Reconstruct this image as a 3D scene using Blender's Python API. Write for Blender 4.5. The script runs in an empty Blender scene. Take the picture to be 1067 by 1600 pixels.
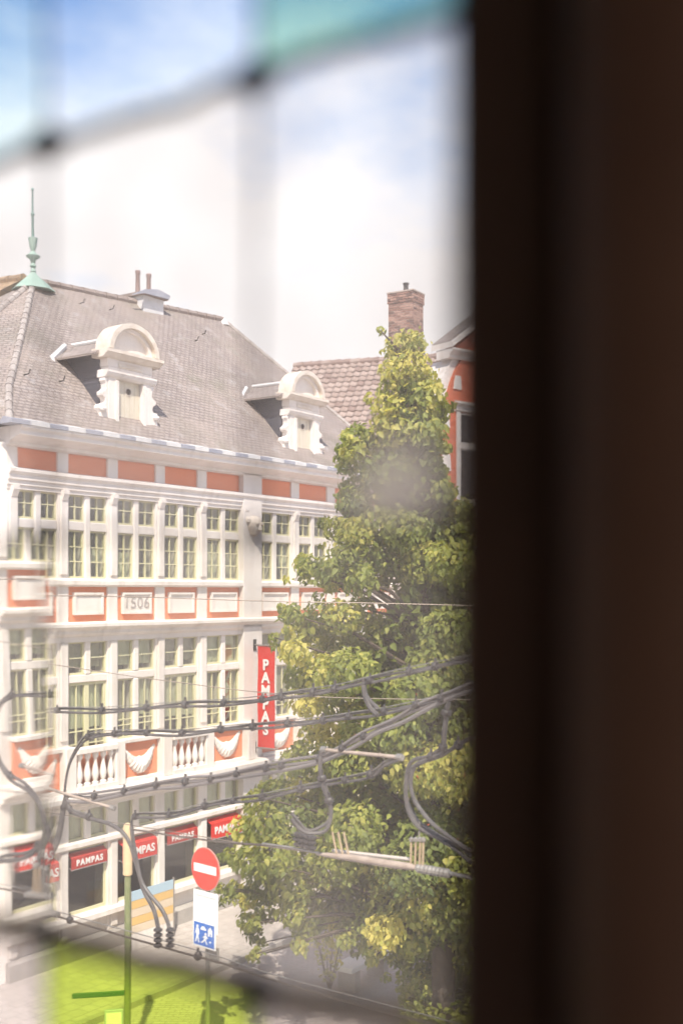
import bpy, bmesh, math, random
import numpy as np
from mathutils import Vector, Matrix

# ------------------------------------------------------------------ camera, world, sun, exposure
scene = bpy.context.scene
col = scene.collection
R = math.radians
random.seed(7)
rng = np.random.default_rng(11)

EYE = 7.55
FPX = 1600 * 40.0 / 36.0
cam_d = bpy.data.cameras.new('camera')
cam_d.lens = 40.0
cam_d.sensor_width = 36.0
cam_d.shift_y = 125.0 / 1600.0
cam_d.clip_start = 0.02
cam_d.clip_end = 2000.0
cam_d.dof.use_dof = True
cam_d.dof.focus_distance = 18.0
cam_d.dof.aperture_fstop = 2.0
cam = bpy.data.objects.new('camera', cam_d)
cam.location = (0, 0, EYE)
cam.rotation_euler = (R(90), 0, 0)
col.objects.link(cam)
scene.camera = cam

SUN_EL, SUN_AZ = 52.0, 177.0        # azimuth clockwise from +Y, where the sun stands
sun_dir = Vector((math.sin(R(SUN_AZ)) * math.cos(R(SUN_EL)), math.cos(R(SUN_AZ)) * math.cos(R(SUN_EL)), math.sin(R(SUN_EL))))
world = bpy.data.worlds.new('World')
scene.world = world
world.use_nodes = True
wn, wl = world.node_tree.nodes, world.node_tree.links
wn.clear()
w_out = wn.new('ShaderNodeOutputWorld')
w_bg = wn.new('ShaderNodeBackground')
w_bg.inputs['Strength'].default_value = 0.13
w_sky = wn.new('ShaderNodeTexSky')
w_sky.sky_type = 'NISHITA'
w_sky.sun_disc = False
w_sky.sun_elevation = R(SUN_EL)
w_sky.sun_rotation = R(SUN_AZ)
w_sky.air_density = 1.0
w_sky.dust_density = 0.7
w_tc = wn.new('ShaderNodeTexCoord')
w_sep = wn.new('ShaderNodeSeparateXYZ')
w_add = wn.new('ShaderNodeMath'); w_add.operation = 'ADD'; w_add.inputs[1].default_value = 0.22
w_max = wn.new('ShaderNodeMath'); w_max.operation = 'MAXIMUM'; w_max.inputs[1].default_value = 0.08
w_div = wn.new('ShaderNodeVectorMath'); w_div.operation = 'DIVIDE'
w_cmb = wn.new('ShaderNodeCombineXYZ')
w_map = wn.new('ShaderNodeMapping'); w_map.inputs['Location'].default_value = (3.3, 1.15, 0.0)
w_noi = wn.new('ShaderNodeTexNoise')
w_noi.inputs['Scale'].default_value = 1.15
w_noi.inputs['Detail'].default_value = 7.0
w_noi.inputs['Roughness'].default_value = 0.52
w_rmp = wn.new('ShaderNodeValToRGB')
w_rmp.color_ramp.elements[0].position = 0.40
w_rmp.color_ramp.elements[1].position = 0.56
w_mix = wn.new('ShaderNodeMix'); w_mix.data_type = 'RGBA'
w_mix.inputs['B'].default_value = (4.75, 4.64, 4.72, 1)
wl.new(w_tc.outputs['Generated'], w_sep.inputs[0])
wl.new(w_sep.outputs['Z'], w_max.inputs[0])
wl.new(w_max.outputs[0], w_add.inputs[0])
for k in range(3):
    wl.new(w_add.outputs[0], w_cmb.inputs[k])
wl.new(w_tc.outputs['Generated'], w_div.inputs[0])
wl.new(w_cmb.outputs[0], w_div.inputs[1])
wl.new(w_div.outputs[0], w_map.inputs['Vector'])
wl.new(w_map.outputs[0], w_noi.inputs['Vector'])
w_hor = wn.new('ShaderNodeMath'); w_hor.operation = 'MULTIPLY_ADD'; w_hor.inputs[1].default_value = -1.1; w_hor.inputs[2].default_value = 0.385
wl.new(w_max.outputs[0], w_hor.inputs[0])
w_cov = wn.new('ShaderNodeMath'); w_cov.operation = 'ADD'
wl.new(w_noi.outputs['Fac'], w_cov.inputs[0]); wl.new(w_hor.outputs[0], w_cov.inputs[1])
wl.new(w_cov.outputs[0], w_rmp.inputs[0])
wl.new(w_rmp.outputs['Color'], w_mix.inputs['Factor'])
wl.new(w_sky.outputs[0], w_mix.inputs['A'])
wl.new(w_mix.outputs['Result'], w_bg.inputs['Color'])
wl.new(w_bg.outputs[0], w_out.inputs['Surface'])

sun_d = bpy.data.lights.new('sun', 'SUN')
sun_d.energy = 3.6
sun_d.angle = R(0.6)
sun_d.color = (1.0, 0.94, 0.86)
sun = bpy.data.objects.new('sun', sun_d)
sun.rotation_euler = sun_dir.to_track_quat('Z', 'Y').to_euler()
sun.location = (0, -20, 40)
col.objects.link(sun)

scene.view_settings.view_transform = 'Standard'
scene.view_settings.look = 'None'
scene.view_settings.exposure = 1.12
scene.view_settings.gamma = 1.0
scene.view_settings.use_curve_mapping = False
scene.render.engine = 'CYCLES'
scene.cycles.use_denoising = True
scene.cycles.use_adaptive_sampling = True
scene.cycles.adaptive_threshold = 0.025
scene.cycles.max_bounces = 7
scene.cycles.diffuse_bounces = 3
scene.cycles.glossy_bounces = 3
scene.cycles.transparent_max_bounces = 12
scene.cycles.sample_clamp_indirect = 4.0

# ------------------------------------------------------------------ frames of reference
DX, DY = 0.570, 0.8216                 # along the long facade, away from the camera
MX, MY = -0.8216, 0.570                # into the facade
PERP = 17.6                            # camera to facade plane
S0 = 14.2                              # where the facade starts
def pix(x, y, Z):
    """a point at depth Z that the camera sees at pixel (x, y) of the 1067 x 1600 picture"""
    return Vector(((x - 533.5) / FPX * Z, Z, EYE - (y - 925.0) / FPX * Z))

# ------------------------------------------------------------------ materials
MATS = {}
def mat(name, color=(0.5, 0.5, 0.5), rough=0.7, metal=0.0, noise=None, bump=0.0, bump_scale=30.0, spec=0.3, coord='Object'):
    if name in MATS:
        return MATS[name]
    m = bpy.data.materials.new(name); m.use_nodes = True
    nt = m.node_tree; n, l = nt.nodes, nt.links
    b = n['Principled BSDF']
    b.inputs['Base Color'].default_value = (*color, 1)
    b.inputs['Roughness'].default_value = rough
    b.inputs['Metallic'].default_value = metal
    b.inputs['Specular IOR Level'].default_value = spec
    tc = n.new('ShaderNodeTexCoord')
    if noise:
        color2, scale, lo, hi = noise
        t = n.new('ShaderNodeTexNoise'); t.inputs['Scale'].default_value = scale
        t.inputs['Detail'].default_value = 6; t.inputs['Roughness'].default_value = 0.62
        l.new(tc.outputs[coord], t.inputs['Vector'])
        r = n.new('ShaderNodeValToRGB')
        r.color_ramp.elements[0].position = lo; r.color_ramp.elements[1].position = hi
        r.color_ramp.elements[0].color = (*color, 1); r.color_ramp.elements[1].color = (*color2, 1)
        l.new(t.outputs['Fac'], r.inputs[0]); l.new(r.outputs[0], b.inputs['Base Color'])
    if bump:
        t2 = n.new('ShaderNodeTexNoise'); t2.inputs['Scale'].default_value = bump_scale; t2.inputs['Detail'].default_value = 4
        l.new(tc.outputs[coord], t2.inputs['Vector'])
        bp = n.new('ShaderNodeBump'); bp.inputs['Strength'].default_value = bump; bp.inputs['Distance'].default_value = 0.02
        l.new(t2.outputs['Fac'], bp.inputs['Height']); l.new(bp.outputs[0], b.inputs['Normal'])
    MATS[name] = m
    return m

def brick_mat(name, c1, c2, mortar, bw, bh, ms=0.01, rough=0.8, bump=0.5, stain=None, dist=0.01, msmooth=0.1, offset=0.5):
    if name in MATS:
        return MATS[name]
    m = bpy.data.materials.new(name); m.use_nodes = True
    n, l = m.node_tree.nodes, m.node_tree.links
    b = n['Principled BSDF']; b.inputs['Roughness'].default_value = rough; b.inputs['Specular IOR Level'].default_value = 0.25
    uv = n.new('ShaderNodeUVMap')
    wob = n.new('ShaderNodeTexNoise'); wob.inputs['Scale'].default_value = 1.7
    l.new(uv.outputs[0], wob.inputs['Vector'])
    wm = n.new('ShaderNodeVectorMath'); wm.operation = 'MULTIPLY_ADD'
    wm.inputs[1].default_value = (0.04, 0.04, 0); l.new(wob.outputs['Color'], wm.inputs[0]); l.new(uv.outputs[0], wm.inputs[2])
    t = n.new('ShaderNodeTexBrick')
    t.offset = offset
    t.inputs['Color1'].default_value = (*c1, 1); t.inputs['Color2'].default_value = (*c2, 1); t.inputs['Mortar'].default_value = (*mortar, 1)
    t.inputs['Scale'].default_value = 1.0; t.inputs['Brick Width'].default_value = bw; t.inputs['Row Height'].default_value = bh
    t.inputs['Mortar Size'].default_value = ms; t.inputs['Mortar Smooth'].default_value = msmooth; t.inputs['Bias'].default_value = 0.0
    l.new(wm.outputs[0], t.inputs['Vector'])
    last = t.outputs['Color']
    if stain:
        for sc_, c_, lo, hi, amt in stain:
            ns = n.new('ShaderNodeTexNoise'); ns.inputs['Scale'].default_value = sc_; ns.inputs['Detail'].default_value = 7
            ns.inputs['Roughness'].default_value = 0.65
            l.new(uv.outputs[0], ns.inputs['Vector'])
            mr = n.new('ShaderNodeMapRange'); mr.inputs['From Min'].default_value = lo; mr.inputs['From Max'].default_value = hi
            mr.inputs['To Max'].default_value = amt
            l.new(ns.outputs['Fac'], mr.inputs['Value'])
            mx = n.new('ShaderNodeMix'); mx.data_type = 'RGBA'; mx.inputs['B'].default_value = (*c_, 1)
            l.new(mr.outputs[0], mx.inputs['Factor']); l.new(last, mx.inputs['A']); last = mx.outputs['Result']
    l.new(last, b.inputs['Base Color'])
    bp = n.new('ShaderNodeBump'); bp.inputs['Strength'].default_value = bump; bp.inputs['Distance'].default_value = dist; bp.invert = True
    l.new(t.outputs['Fac'], bp.inputs['Height']); l.new(bp.outputs[0], b.inputs['Normal'])
    MATS[name] = m
    return m

def pane_mat(name, tint, gloss_rough=0.03):
    m = bpy.data.materials.new(name); m.use_nodes = True
    n, l = m.node_tree.nodes, m.node_tree.links
    n.remove(n['Principled BSDF'])
    tr = n.new('ShaderNodeBsdfTransparent'); tr.inputs[0].default_value = (*tint, 1)
    gl = n.new('ShaderNodeBsdfGlossy'); gl.inputs['Roughness'].default_value = gloss_rough; gl.inputs['Color'].default_value = (0.9, 0.92, 0.95, 1)
    lw_ = n.new('ShaderNodeLayerWeight'); lw_.inputs['Blend'].default_value = 0.5
    pw = n.new('ShaderNodeMath'); pw.operation = 'POWER'; pw.inputs[1].default_value = 4.0
    fr = n.new('ShaderNodeMath'); fr.operation = 'MULTIPLY_ADD'; fr.inputs[1].default_value = 0.8; fr.inputs[2].default_value = 0.08
    l.new(lw_.outputs['Facing'], pw.inputs[0]); l.new(pw.outputs[0], fr.inputs[0])
    mx = n.new('ShaderNodeMixShader')
    l.new(fr.outputs[0], mx.inputs[0]); l.new(tr.outputs[0], mx.inputs[1]); l.new(gl.outputs[0], mx.inputs[2])
    l.new(mx.outputs[0], n['Material Output'].inputs[0])
    MATS[name] = m
    return m

def leaded_mat(name, tint, dust=0.03, bump=0.04, smear=None):
    """old hand-made glass: refracting, slightly wavy, with a film of dust that also paints a hazy veil"""
    m = bpy.data.materials.new(name); m.use_nodes = True
    n, l = m.node_tree.nodes, m.node_tree.links
    n.remove(n['Principled BSDF'])
    g = n.new('ShaderNodeBsdfGlass'); g.inputs['Color'].default_value = (*tint, 1); g.inputs['IOR'].default_value = 1.5; g.inputs['Roughness'].default_value = 0.0
    tc = n.new('ShaderNodeTexCoord')
    if bump:
        w = n.new('ShaderNodeTexNoise'); w.inputs['Scale'].default_value = 22.0; w.inputs['Detail'].default_value = 1.0
        l.new(tc.outputs['Object'], w.inputs['Vector'])
        bp = n.new('ShaderNodeBump'); bp.inputs['Strength'].default_value = bump; bp.inputs['Distance'].default_value = 0.01
        l.new(w.outputs['Fac'], bp.inputs['Height']); l.new(bp.outputs[0], g.inputs['Normal'])
    d = n.new('ShaderNodeBsdfTranslucent'); d.inputs[0].default_value = (0.92, 0.82, 0.72, 1)  # dust film, made stronger to lift the darks like haze
    ns = n.new('ShaderNodeTexNoise'); ns.inputs['Scale'].default_value = 14.0; ns.inputs['Detail'].default_value = 5
    l.new(tc.outputs['Object'], ns.inputs['Vector'])
    mr = n.new('ShaderNodeMapRange'); mr.inputs['From Min'].default_value = 0.35; mr.inputs['From Max'].default_value = 0.75
    mr.inputs['To Min'].default_value = dust * 0.3; mr.inputs['To Max'].default_value = dust * 1.7
    l.new(ns.outputs['Fac'], mr.inputs['Value'])
    fac = mr.outputs[0]
    for (cx, cz, rad, amt) in (smear or []):
        dist = n.new('ShaderNodeVectorMath'); dist.operation = 'DISTANCE'; dist.inputs[1].default_value = (cx, 0, cz)
        l.new(tc.outputs['Object'], dist.inputs[0])
        fall = n.new('ShaderNodeMapRange'); fall.inputs['From Min'].default_value = rad; fall.inputs['From Max'].default_value = rad * 0.15
        fall.inputs['To Min'].default_value = 0; fall.inputs['To Max'].default_value = amt
        fall.interpolation_type = 'SMOOTHSTEP'
        l.new(dist.outputs['Value'], fall.inputs['Value'])
        ad = n.new('ShaderNodeMath'); ad.operation = 'ADD'
        l.new(fac, ad.inputs[0]); l.new(fall.outputs[0], ad.inputs[1]); fac = ad.outputs[0]
    mx = n.new('ShaderNodeMixShader')
    l.new(fac, mx.inputs[0]); l.new(g.outputs[0], mx.inputs[1]); l.new(d.outputs[0], mx.inputs[2])
    l.new(mx.outputs[0], n['Material Output'].inputs[0])
    MATS[name] = m
    return m

def weather(m, tint, amount, scale=(5.0, 5.0, 0.5), lo=0.52, hi=0.74, coord='Object'):
    """rain streaks: a second noise drawn out downwards, mixed over the base colour"""
    n, l = m.node_tree.nodes, m.node_tree.links
    b = n['Principled BSDF']; src = b.inputs['Base Color'].links[0].from_socket
    tc = n.new('ShaderNodeTexCoord'); mp = n.new('ShaderNodeMapping'); mp.inputs['Scale'].default_value = scale
    t = n.new('ShaderNodeTexNoise'); t.inputs['Scale'].default_value = 1.0; t.inputs['Detail'].default_value = 8; t.inputs['Roughness'].default_value = 0.65
    r = n.new('ShaderNodeMapRange'); r.inputs['From Min'].default_value = lo; r.inputs['From Max'].default_value = hi; r.inputs['To Max'].default_value = amount
    mx = n.new('ShaderNodeMix'); mx.data_type = 'RGBA'; mx.inputs['B'].default_value = (*tint, 1)
    l.new(tc.outputs[coord], mp.inputs[0]); l.new(mp.outputs[0], t.inputs['Vector']); l.new(t.outputs['Fac'], r.inputs['Value'])
    l.new(r.outputs[0], mx.inputs['Factor']); l.new(src, mx.inputs['A']); l.new(mx.outputs['Result'], b.inputs['Base Color'])
    return m
stone = mat('white_stone', (0.78, 0.725, 0.68), 0.8, noise=((0.68, 0.61, 0.54), 1.3, 0.45, 0.8), bump=0.15, bump_scale=18)
weather(stone, (0.42, 0.36, 0.30), 0.55)
weather(stone, (0.50, 0.46, 0.42), 0.5, (1.1, 1.1, 14.0), 0.6, 0.75)
stone_warm = mat('warm_stone', (0.70, 0.63, 0.55), 0.8, noise=((0.52, 0.42, 0.33), 4.0, 0.45, 0.75), bump=0.2, bump_scale=25)
stone_grey = mat('grey_plinth_stone', (0.42, 0.39, 0.36), 0.85, noise=((0.32, 0.30, 0.28), 2.0, 0.4, 0.7), bump=0.2)
brick_coral = brick_mat('coral_brick', (0.74, 0.235, 0.115), (0.80, 0.28, 0.145), (0.66, 0.26, 0.16), 0.21, 0.062, 0.008, bump=0.35, stain=[(1.4, (0.80, 0.34, 0.20), 0.45, 0.8, 0.6)])
slate = brick_mat('roof_slate', (0.30, 0.25, 0.225), (0.37, 0.315, 0.285), (0.17, 0.14, 0.125), 0.17, 0.11, 0.014, rough=0.6, bump=0.9, dist=0.02,
                  stain=[(0.55, (0.40, 0.33, 0.28), 0.45, 0.72, 0.7), (2.2, (0.44, 0.43, 0.43), 0.56, 0.72, 0.6), (0.9, (0.19, 0.19, 0.13), 0.55, 0.75, 0.6)])
weather(slate, (0.45, 0.42, 0.40), 0.35, (7.0, 7.0, 0.9), 0.55, 0.72)
weather(slate, (0.17, 0.155, 0.12), 0.45, (0.8, 0.8, 0.5), 0.5, 0.72)
slate_dark = brick_mat('cheek_slate', (0.055, 0.058, 0.075), (0.08, 0.08, 0.10), (0.03, 0.03, 0.04), 0.17, 0.12, 0.008, rough=0.5, bump=0.5,
                       stain=[(3.0, (0.18, 0.18, 0.2), 0.6, 0.75, 0.5)])
paint_yellow = mat('pale_yellow_paint', (0.64, 0.61, 0.40), 0.5, noise=((0.56, 0.52, 0.33), 6.0, 0.4, 0.8))
paint_cream = mat('cream_door_paint', (0.66, 0.60, 0.49), 0.6, noise=((0.57, 0.49, 0.38), 5.0, 0.4, 0.8))
lead_grey = mat('lead_sheet', (0.29, 0.30, 0.35), 0.5, noise=((0.40, 0.41, 0.45), 3.0, 0.4, 0.7))
lead_white = mat('weathered_white_lead', (0.68, 0.67, 0.66), 0.6, noise=((0.5, 0.5, 0.5), 4.0, 0.4, 0.8))
copper = mat('verdigris_copper', (0.26, 0.38, 0.32), 0.8, noise=((0.36, 0.45, 0.40), 7.0, 0.35, 0.7))
iron = mat('dark_iron', (0.05, 0.05, 0.05), 0.5, metal=0.3)
pipe_mat = mat('clay_pipe', (0.30, 0.22, 0.20), 0.7)
red_cloth = mat('red_banner_cloth', (0.62, 0.035, 0.025), 0.75, noise=((0.55, 0.03, 0.02), 2.0, 0.4, 0.7))
white_print = mat('white_print', (0.80, 0.79, 0.77), 0.6)
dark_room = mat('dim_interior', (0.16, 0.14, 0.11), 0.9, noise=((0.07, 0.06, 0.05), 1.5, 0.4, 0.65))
net = mat('net_curtain', (0.60, 0.61, 0.50), 0.9, noise=((0.48, 0.49, 0.39), 4.0, 0.35, 0.7))
net_b = mat('faded_net_curtain', (0.40, 0.39, 0.32), 0.9, noise=((0.26, 0.25, 0.21), 5.0, 0.35, 0.7))
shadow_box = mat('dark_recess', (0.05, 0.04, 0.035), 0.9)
glass_house = pane_mat('window_glass', (0.93, 0.94, 0.88))
glass_shop = pane_mat('shop_glass', (0.62, 0.62, 0.56))
cable_mat = mat('black_cable_rubber', (0.075, 0.068, 0.07), 0.5, spec=0.5, noise=((0.14, 0.13, 0.13), 9.0, 0.4, 0.7))
clip_mat = mat('clip_plastic', (0.055, 0.05, 0.052), 0.45, spec=0.5)
steel = mat('galvanised_steel', (0.38, 0.36, 0.34), 0.45, metal=0.5, noise=((0.26, 0.24, 0.22), 12.0, 0.4, 0.7))
bare_copper = mat('trolley_wire', (0.17, 0.14, 0.12), 0.4, metal=0.5)
fibre = mat('weathered_fibre_rod', (0.46, 0.38, 0.33), 0.55, noise=((0.34, 0.27, 0.23), 9.0, 0.4, 0.7))
porcelain = mat('insulator_brass', (0.50, 0.38, 0.26), 0.4, metal=0.3)

# ------------------------------------------------------------------ mesh helpers
class MB:
    def __init__(self):
        self.v = []; self.f = []
    def add(self, vs, fs):
        o = len(self.v); self.v += [tuple(p) for p in vs]; self.f += [tuple(i + o for i in f) for f in fs]
        return self
    def box(self, x0, x1, y0, y1, z0, z1):
        return self.add([(x0, y0, z0), (x1, y0, z0), (x1, y1, z0), (x0, y1, z0), (x0, y0, z1), (x1, y0, z1), (x1, y1, z1), (x0, y1, z1)],
                 [(0, 3, 2, 1), (4, 5, 6, 7), (0, 1, 5, 4), (1, 2, 6, 5), (2, 3, 7, 6), (3, 0, 4, 7)])
    def prism(self, poly, a0, a1, axis='x'):
        """poly: 2-D outline, pushed along an axis from a0 to a1 ('x': (y,z), 'y': (x,z), 'z': (x,y))"""
        n = len(poly)
        def P(p, a):
            return (a, p[0], p[1]) if axis == 'x' else ((p[0], a, p[1]) if axis == 'y' else (p[0], p[1], a))
        vs = [P(p, a0) for p in poly] + [P(p, a1) for p in poly]
        fs = [tuple(range(n)), tuple(range(2 * n - 1, n - 1, -1))] + [(i, i + n, (i + 1) % n + n, (i + 1) % n) for i in range(n)]
        return self.add(vs, fs)
    def lathe(self, prof, c=(0, 0, 0), n=12):
        vs = []; fs = []
        for r, z in prof:
            for k in range(n):
                a = 2 * math.pi * k / n
                vs.append((c[0] + r * math.cos(a), c[1] + r * math.sin(a), c[2] + z))
        for i in range(len(prof) - 1):
            for k in range(n):
                fs.append((i * n + k, i * n + (k + 1) % n, (i + 1) * n + (k + 1) % n, (i + 1) * n + k))
        fs.append(tuple(range(n - 1, -1, -1))); fs.append(tuple((len(prof) - 1) * n + k for k in range(n)))
        return self.add(vs, fs)
    def tube(self, pts, r, n=8):
        pts = [Vector(p) for p in pts]; rs = r if isinstance(r, (list, tuple)) else [r] * len(pts)
        vs = []; fs = []; up = None
        for i, p in enumerate(pts):
            t = (pts[min(i + 1, len(pts) - 1)] - pts[max(i - 1, 0)])
            t = t.normalized() if t.length > 1e-9 else Vector((0, 0, 1))
            if up is None:
                up = Vector((0, 0, 1)) if abs(t.z) < 0.9 else Vector((1, 0, 0))
            a = t.cross(up); a = a.normalized() if a.length > 1e-6 else t.orthogonal().normalized()
            b = a.cross(t).normalized(); up = b
            for k in range(n):
                q = 2 * math.pi * k / n
                vs.append(p + (a * math.cos(q) + b * math.sin(q)) * rs[i])
        for i in range(len(pts) - 1):
            for k in range(n):
                fs.append((i * n + k, i * n + (k + 1) % n, (i + 1) * n + (k + 1) % n, (i + 1) * n + k))
        fs.append(tuple(range(n - 1, -1, -1))); fs.append(tuple((len(pts) - 1) * n + k for k in range(n)))
        return self.add(vs, fs)
    def disc(self, c, r, axis, th, n=28, rx=None):
        poly = [(c[0] + (rx or r) * math.cos(2 * math.pi * k / n), c[1] + r * math.sin(2 * math.pi * k / n)) for k in range(n)]
        return self.prism(poly, th[0], th[1], axis)
    def build(self, name, m=None, parent=None, smooth=False, bevel=0.0, uv=True):
        me = bpy.data.meshes.new(name)
        me.from_pydata(self.v, [], self.f)
        bm = bmesh.new(); bm.from_mesh(me)
        bmesh.ops.recalc_face_normals(bm, faces=bm.faces)
        if bevel:
            bmesh.ops.bevel(bm, geom=[e for e in bm.edges], offset=bevel, segments=1, affect='EDGES')
        bm.to_mesh(me); bm.free()
        if uv:
            box_uv(me)
        if smooth:
            me.polygons.foreach_set('use_smooth', [True] * len(me.polygons))
            try:
                me.set_sharp_from_angle(angle=R(40))
            except Exception:
                pass
        return link(name, me, m, parent)

def box_uv(me):
    lay = me.uv_layers.new(name='UVMap')
    for p in me.polygons:
        n = p.normal
        t = Vector((0, 0, 1)).cross(n)
        if t.length < 0.05:
            t = Vector((1, 0, 0)); s = Vector((0, 1, 0))
        else:
            t.normalize(); s = n.cross(t)
        for li in p.loop_indices:
            co = me.vertices[me.loops[li].vertex_index].co
            lay.data[li].uv = (co.dot(t), co.dot(s))

def link(name, me, m=None, parent=None):
    o = bpy.data.objects.new(name, me)
    if m is not None and not me.materials:
        me.materials.append(m)
    col.objects.link(o)
    if parent is not None:
        o.parent = parent
    return o

def tag(o, label, cat, group=None, kind=None):
    if label: o['label'] = label
    if cat: o['category'] = cat
    if group: o['group'] = group
    if kind: o['kind'] = kind
    return o

def struct(o, label=None):
    o['kind'] = 'structure'
    if label: o['label'] = label
    return o

def thing(name, label, cat, loc=(0, 0, 0), rz=0.0, group=None):
    o = bpy.data.objects.new(name, None); o.empty_display_size = 0.2
    o.location = loc; o.rotation_euler = (0, 0, rz)
    col.objects.link(o)
    return tag(o, label, cat, group)

SHARED = {}
def shared_box(name, key, dims, m, parent, loc, bevel=0.0):
    """a box of given size centred on loc; alike pieces share mesh data"""
    k = (name, key) + tuple(round(d, 3) for d in dims)
    if k not in SHARED:
        x, y, z = [d / 2 for d in dims]
        o = MB().box(-x, x, -y, y, -z, z).build(name, m, parent, bevel=bevel)
        SHARED[k] = o.data
    else:
        o = link(name, SHARED[k], None, parent)
    o.location = loc
    return o

def text_mesh(body, size, m, parent, name='lettering', spacing=1.0, offset=0.0, line=1.0, extrude=0.004):
    cu = bpy.data.curves.new('lettering', 'FONT')
    cu.body = body; cu.size = size; cu.align_x = 'CENTER'; cu.align_y = 'CENTER'
    cu.space_character = spacing; cu.space_line = line; cu.offset = offset; cu.extrude = extrude; cu.resolution_u = 3
    tmp = bpy.data.objects.new('tmp_text', cu); col.objects.link(tmp)
    bpy.context.view_layer.update()
    me = bpy.data.meshes.new_from_object(tmp.evaluated_get(bpy.context.evaluated_depsgraph_get()))
    bpy.data.objects.remove(tmp); bpy.data.curves.remove(cu)
    me.name = name; me.materials.clear()
    return link(name, me, m, parent)

# ------------------------------------------------------------------ the ground
paving = brick_mat('clinker_paving', (0.48, 0.43, 0.40), (0.55, 0.49, 0.46), (0.34, 0.30, 0.28), 0.22, 0.11, 0.012, rough=0.85, bump=0.6,
                   stain=[(0.35, (0.50, 0.45, 0.42), 0.45, 0.75, 0.7), (1.6, (0.27, 0.24, 0.22), 0.55, 0.8, 0.6)])
pave_slab = brick_mat('pavement_slabs', (0.47, 0.43, 0.39), (0.53, 0.48, 0.44), (0.30, 0.27, 0.25), 0.30, 0.30, 0.010, rough=0.85, bump=0.4,
                      stain=[(0.5, (0.40, 0.36, 0.33), 0.45, 0.75, 0.7)])
g = MB(); N = 400.0
g.add([(-N, -N, 0), (N, -N, 0), (N, N, 0), (-N, N, 0)], [(0, 1, 2, 3)])
struct(g.build('street', paving), 'pinkish clinker paved street running past the white house')

# ------------------------------------------------------------------ the white town house on the left
house = thing('town_house', 'white stone town house with coral brick panels, mullioned windows and slate roof', 'house',
              (PERP * MX + S0 * DX, PERP * MY + S0 * DY, 0), math.atan2(DY, DX))
H_LEN = 14.9
BAYS = [(14.46, 15.45), (15.73, 16.80), (17.09, 18.22), (18.51, 19.60), (19.91, 21.11), (21.82, 23.14), (23.47, 24.71), (25.07, 26.30), (26.65, 27.85)]
BAYS = [(a - S0, b - S0) for a, b in BAYS]

# pavement strip along the facade, with its kerb
pv = MB().box(-6.0, 40.0, -2.6, 0.0, -0.2, 0.10).build('pavement', pave_slab)
struct(pv, 'pale slab pavement along the foot of the white house')
pv.location = house.location; pv.rotation_euler = house.rotation_euler
kb = MB()
for k in range(46):
    kb.box(-6.0 + k, -6.0 + k + 0.985, -2.75, -2.605, -0.2, 0.115)
kb = struct(kb.build('kerb', stone_grey), 'grey stone kerb at the edge of the pavement'); kb.location = house.location; kb.rotation_euler = house.rotation_euler

# piers between the bays, the full height of the wall
edges = [0.0] + [e for b in BAYS for e in b] + [H_LEN]
for i in range(0, len(edges), 2):
    x0, x1 = edges[i], edges[i + 1]
    big = (x1 - x0) > 0.5
    f = -0.10 if big else 0.0
    MB().box(x0, x1, f, 0.40, 0.0, 10.42).build('pier', stone, house, bevel=0.008)
    if not big and x1 - x0 > 0.2:                         # the narrow pilaster strip on each pier
        c = (x0 + x1) / 2
        for z0, z1 in ((0.55, 2.30), (4.55, 6.52), (7.90, 9.45)):
            MB().box(c - 0.085, c + 0.085, -0.045, 0.02, z0, z1).build('pilaster', stone, house, bevel=0.006)
# chamfered corner and return wall on the left
ch = MB()
ch.prism([(0.0, 0.0), (0.0, 0.4), (-1.3, 1.7), (-1.5, 1.5)], 0.0, 10.42, 'z')
ch.build('corner_wall', stone, house)
rt = MB()
rt.box(-1.5, -1.1, 1.5, 9.0, 0.0, 10.42)
rt.build('return_wall', stone, house)
MB().box(H_LEN - 0.3, H_LEN, 0.4, 8.0, 0.0, 10.42).build('end_wall', stone, house)
MB().box(-1.1, H_LEN - 0.3, 7.7, 8.0, 0.0, 10.42).build('back_wall', stone, house)
# rooms behind the windows: dimness put into a dark wall colour, slabs block light
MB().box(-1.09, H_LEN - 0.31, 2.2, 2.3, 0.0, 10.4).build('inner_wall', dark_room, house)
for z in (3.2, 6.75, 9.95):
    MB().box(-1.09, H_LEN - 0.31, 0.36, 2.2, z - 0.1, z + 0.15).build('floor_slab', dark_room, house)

# running bands: (profile of (out, z)) made into mouldings the length of the facade
def band(name, prof, m=stone, x0=-0.02, x1=H_LEN + 0.05, back=0.3):
    poly = [(back, prof[0][1])] + [(-o, z) for o, z in prof] + [(back, prof[-1][1])]
    return MB().prism(poly, x0, x1, 'x').build(name, m, house)
band('plinth', [(0.10, 0.0), (0.10, 0.42), (0.04, 0.48)], stone_grey)
band('shop_sill', [(0.06, 0.80), (0.14, 0.84), (0.14, 0.94), (0.06, 0.98)])
band('shop_transom', [(0.03, 2.34), (0.09, 2.37), (0.09, 2.45), (0.03, 2.48)])
band('shop_fascia', [(0.03, 3.10), (0.03, 3.16)])
band('balcony_ledge', [(0.05, 3.16), (0.12, 3.20), (0.12, 3.26), (0.30, 3.34), (0.42, 3.38), (0.42, 3.47), (0.36, 3.52)], back=0.25)
band('lintel_band', [(0.02, 6.53), (0.02, 6.64)])
band('string_course', [(0.04, 6.64), (0.10, 6.70), (0.10, 6.76), (0.22, 6.84), (0.22, 6.90), (0.06, 6.94)])
band('window_sill', [(0.03, 7.66), (0.09, 7.70), (0.09, 7.78), (0.03, 7.83)])
band('architrave', [(0.02, 9.53), (0.02, 9.60), (0.05, 9.61), (0.05, 9.70), (0.085, 9.71), (0.085, 9.80), (0.14, 9.86), (0.14, 9.92), (0.04, 9.95)])
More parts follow.
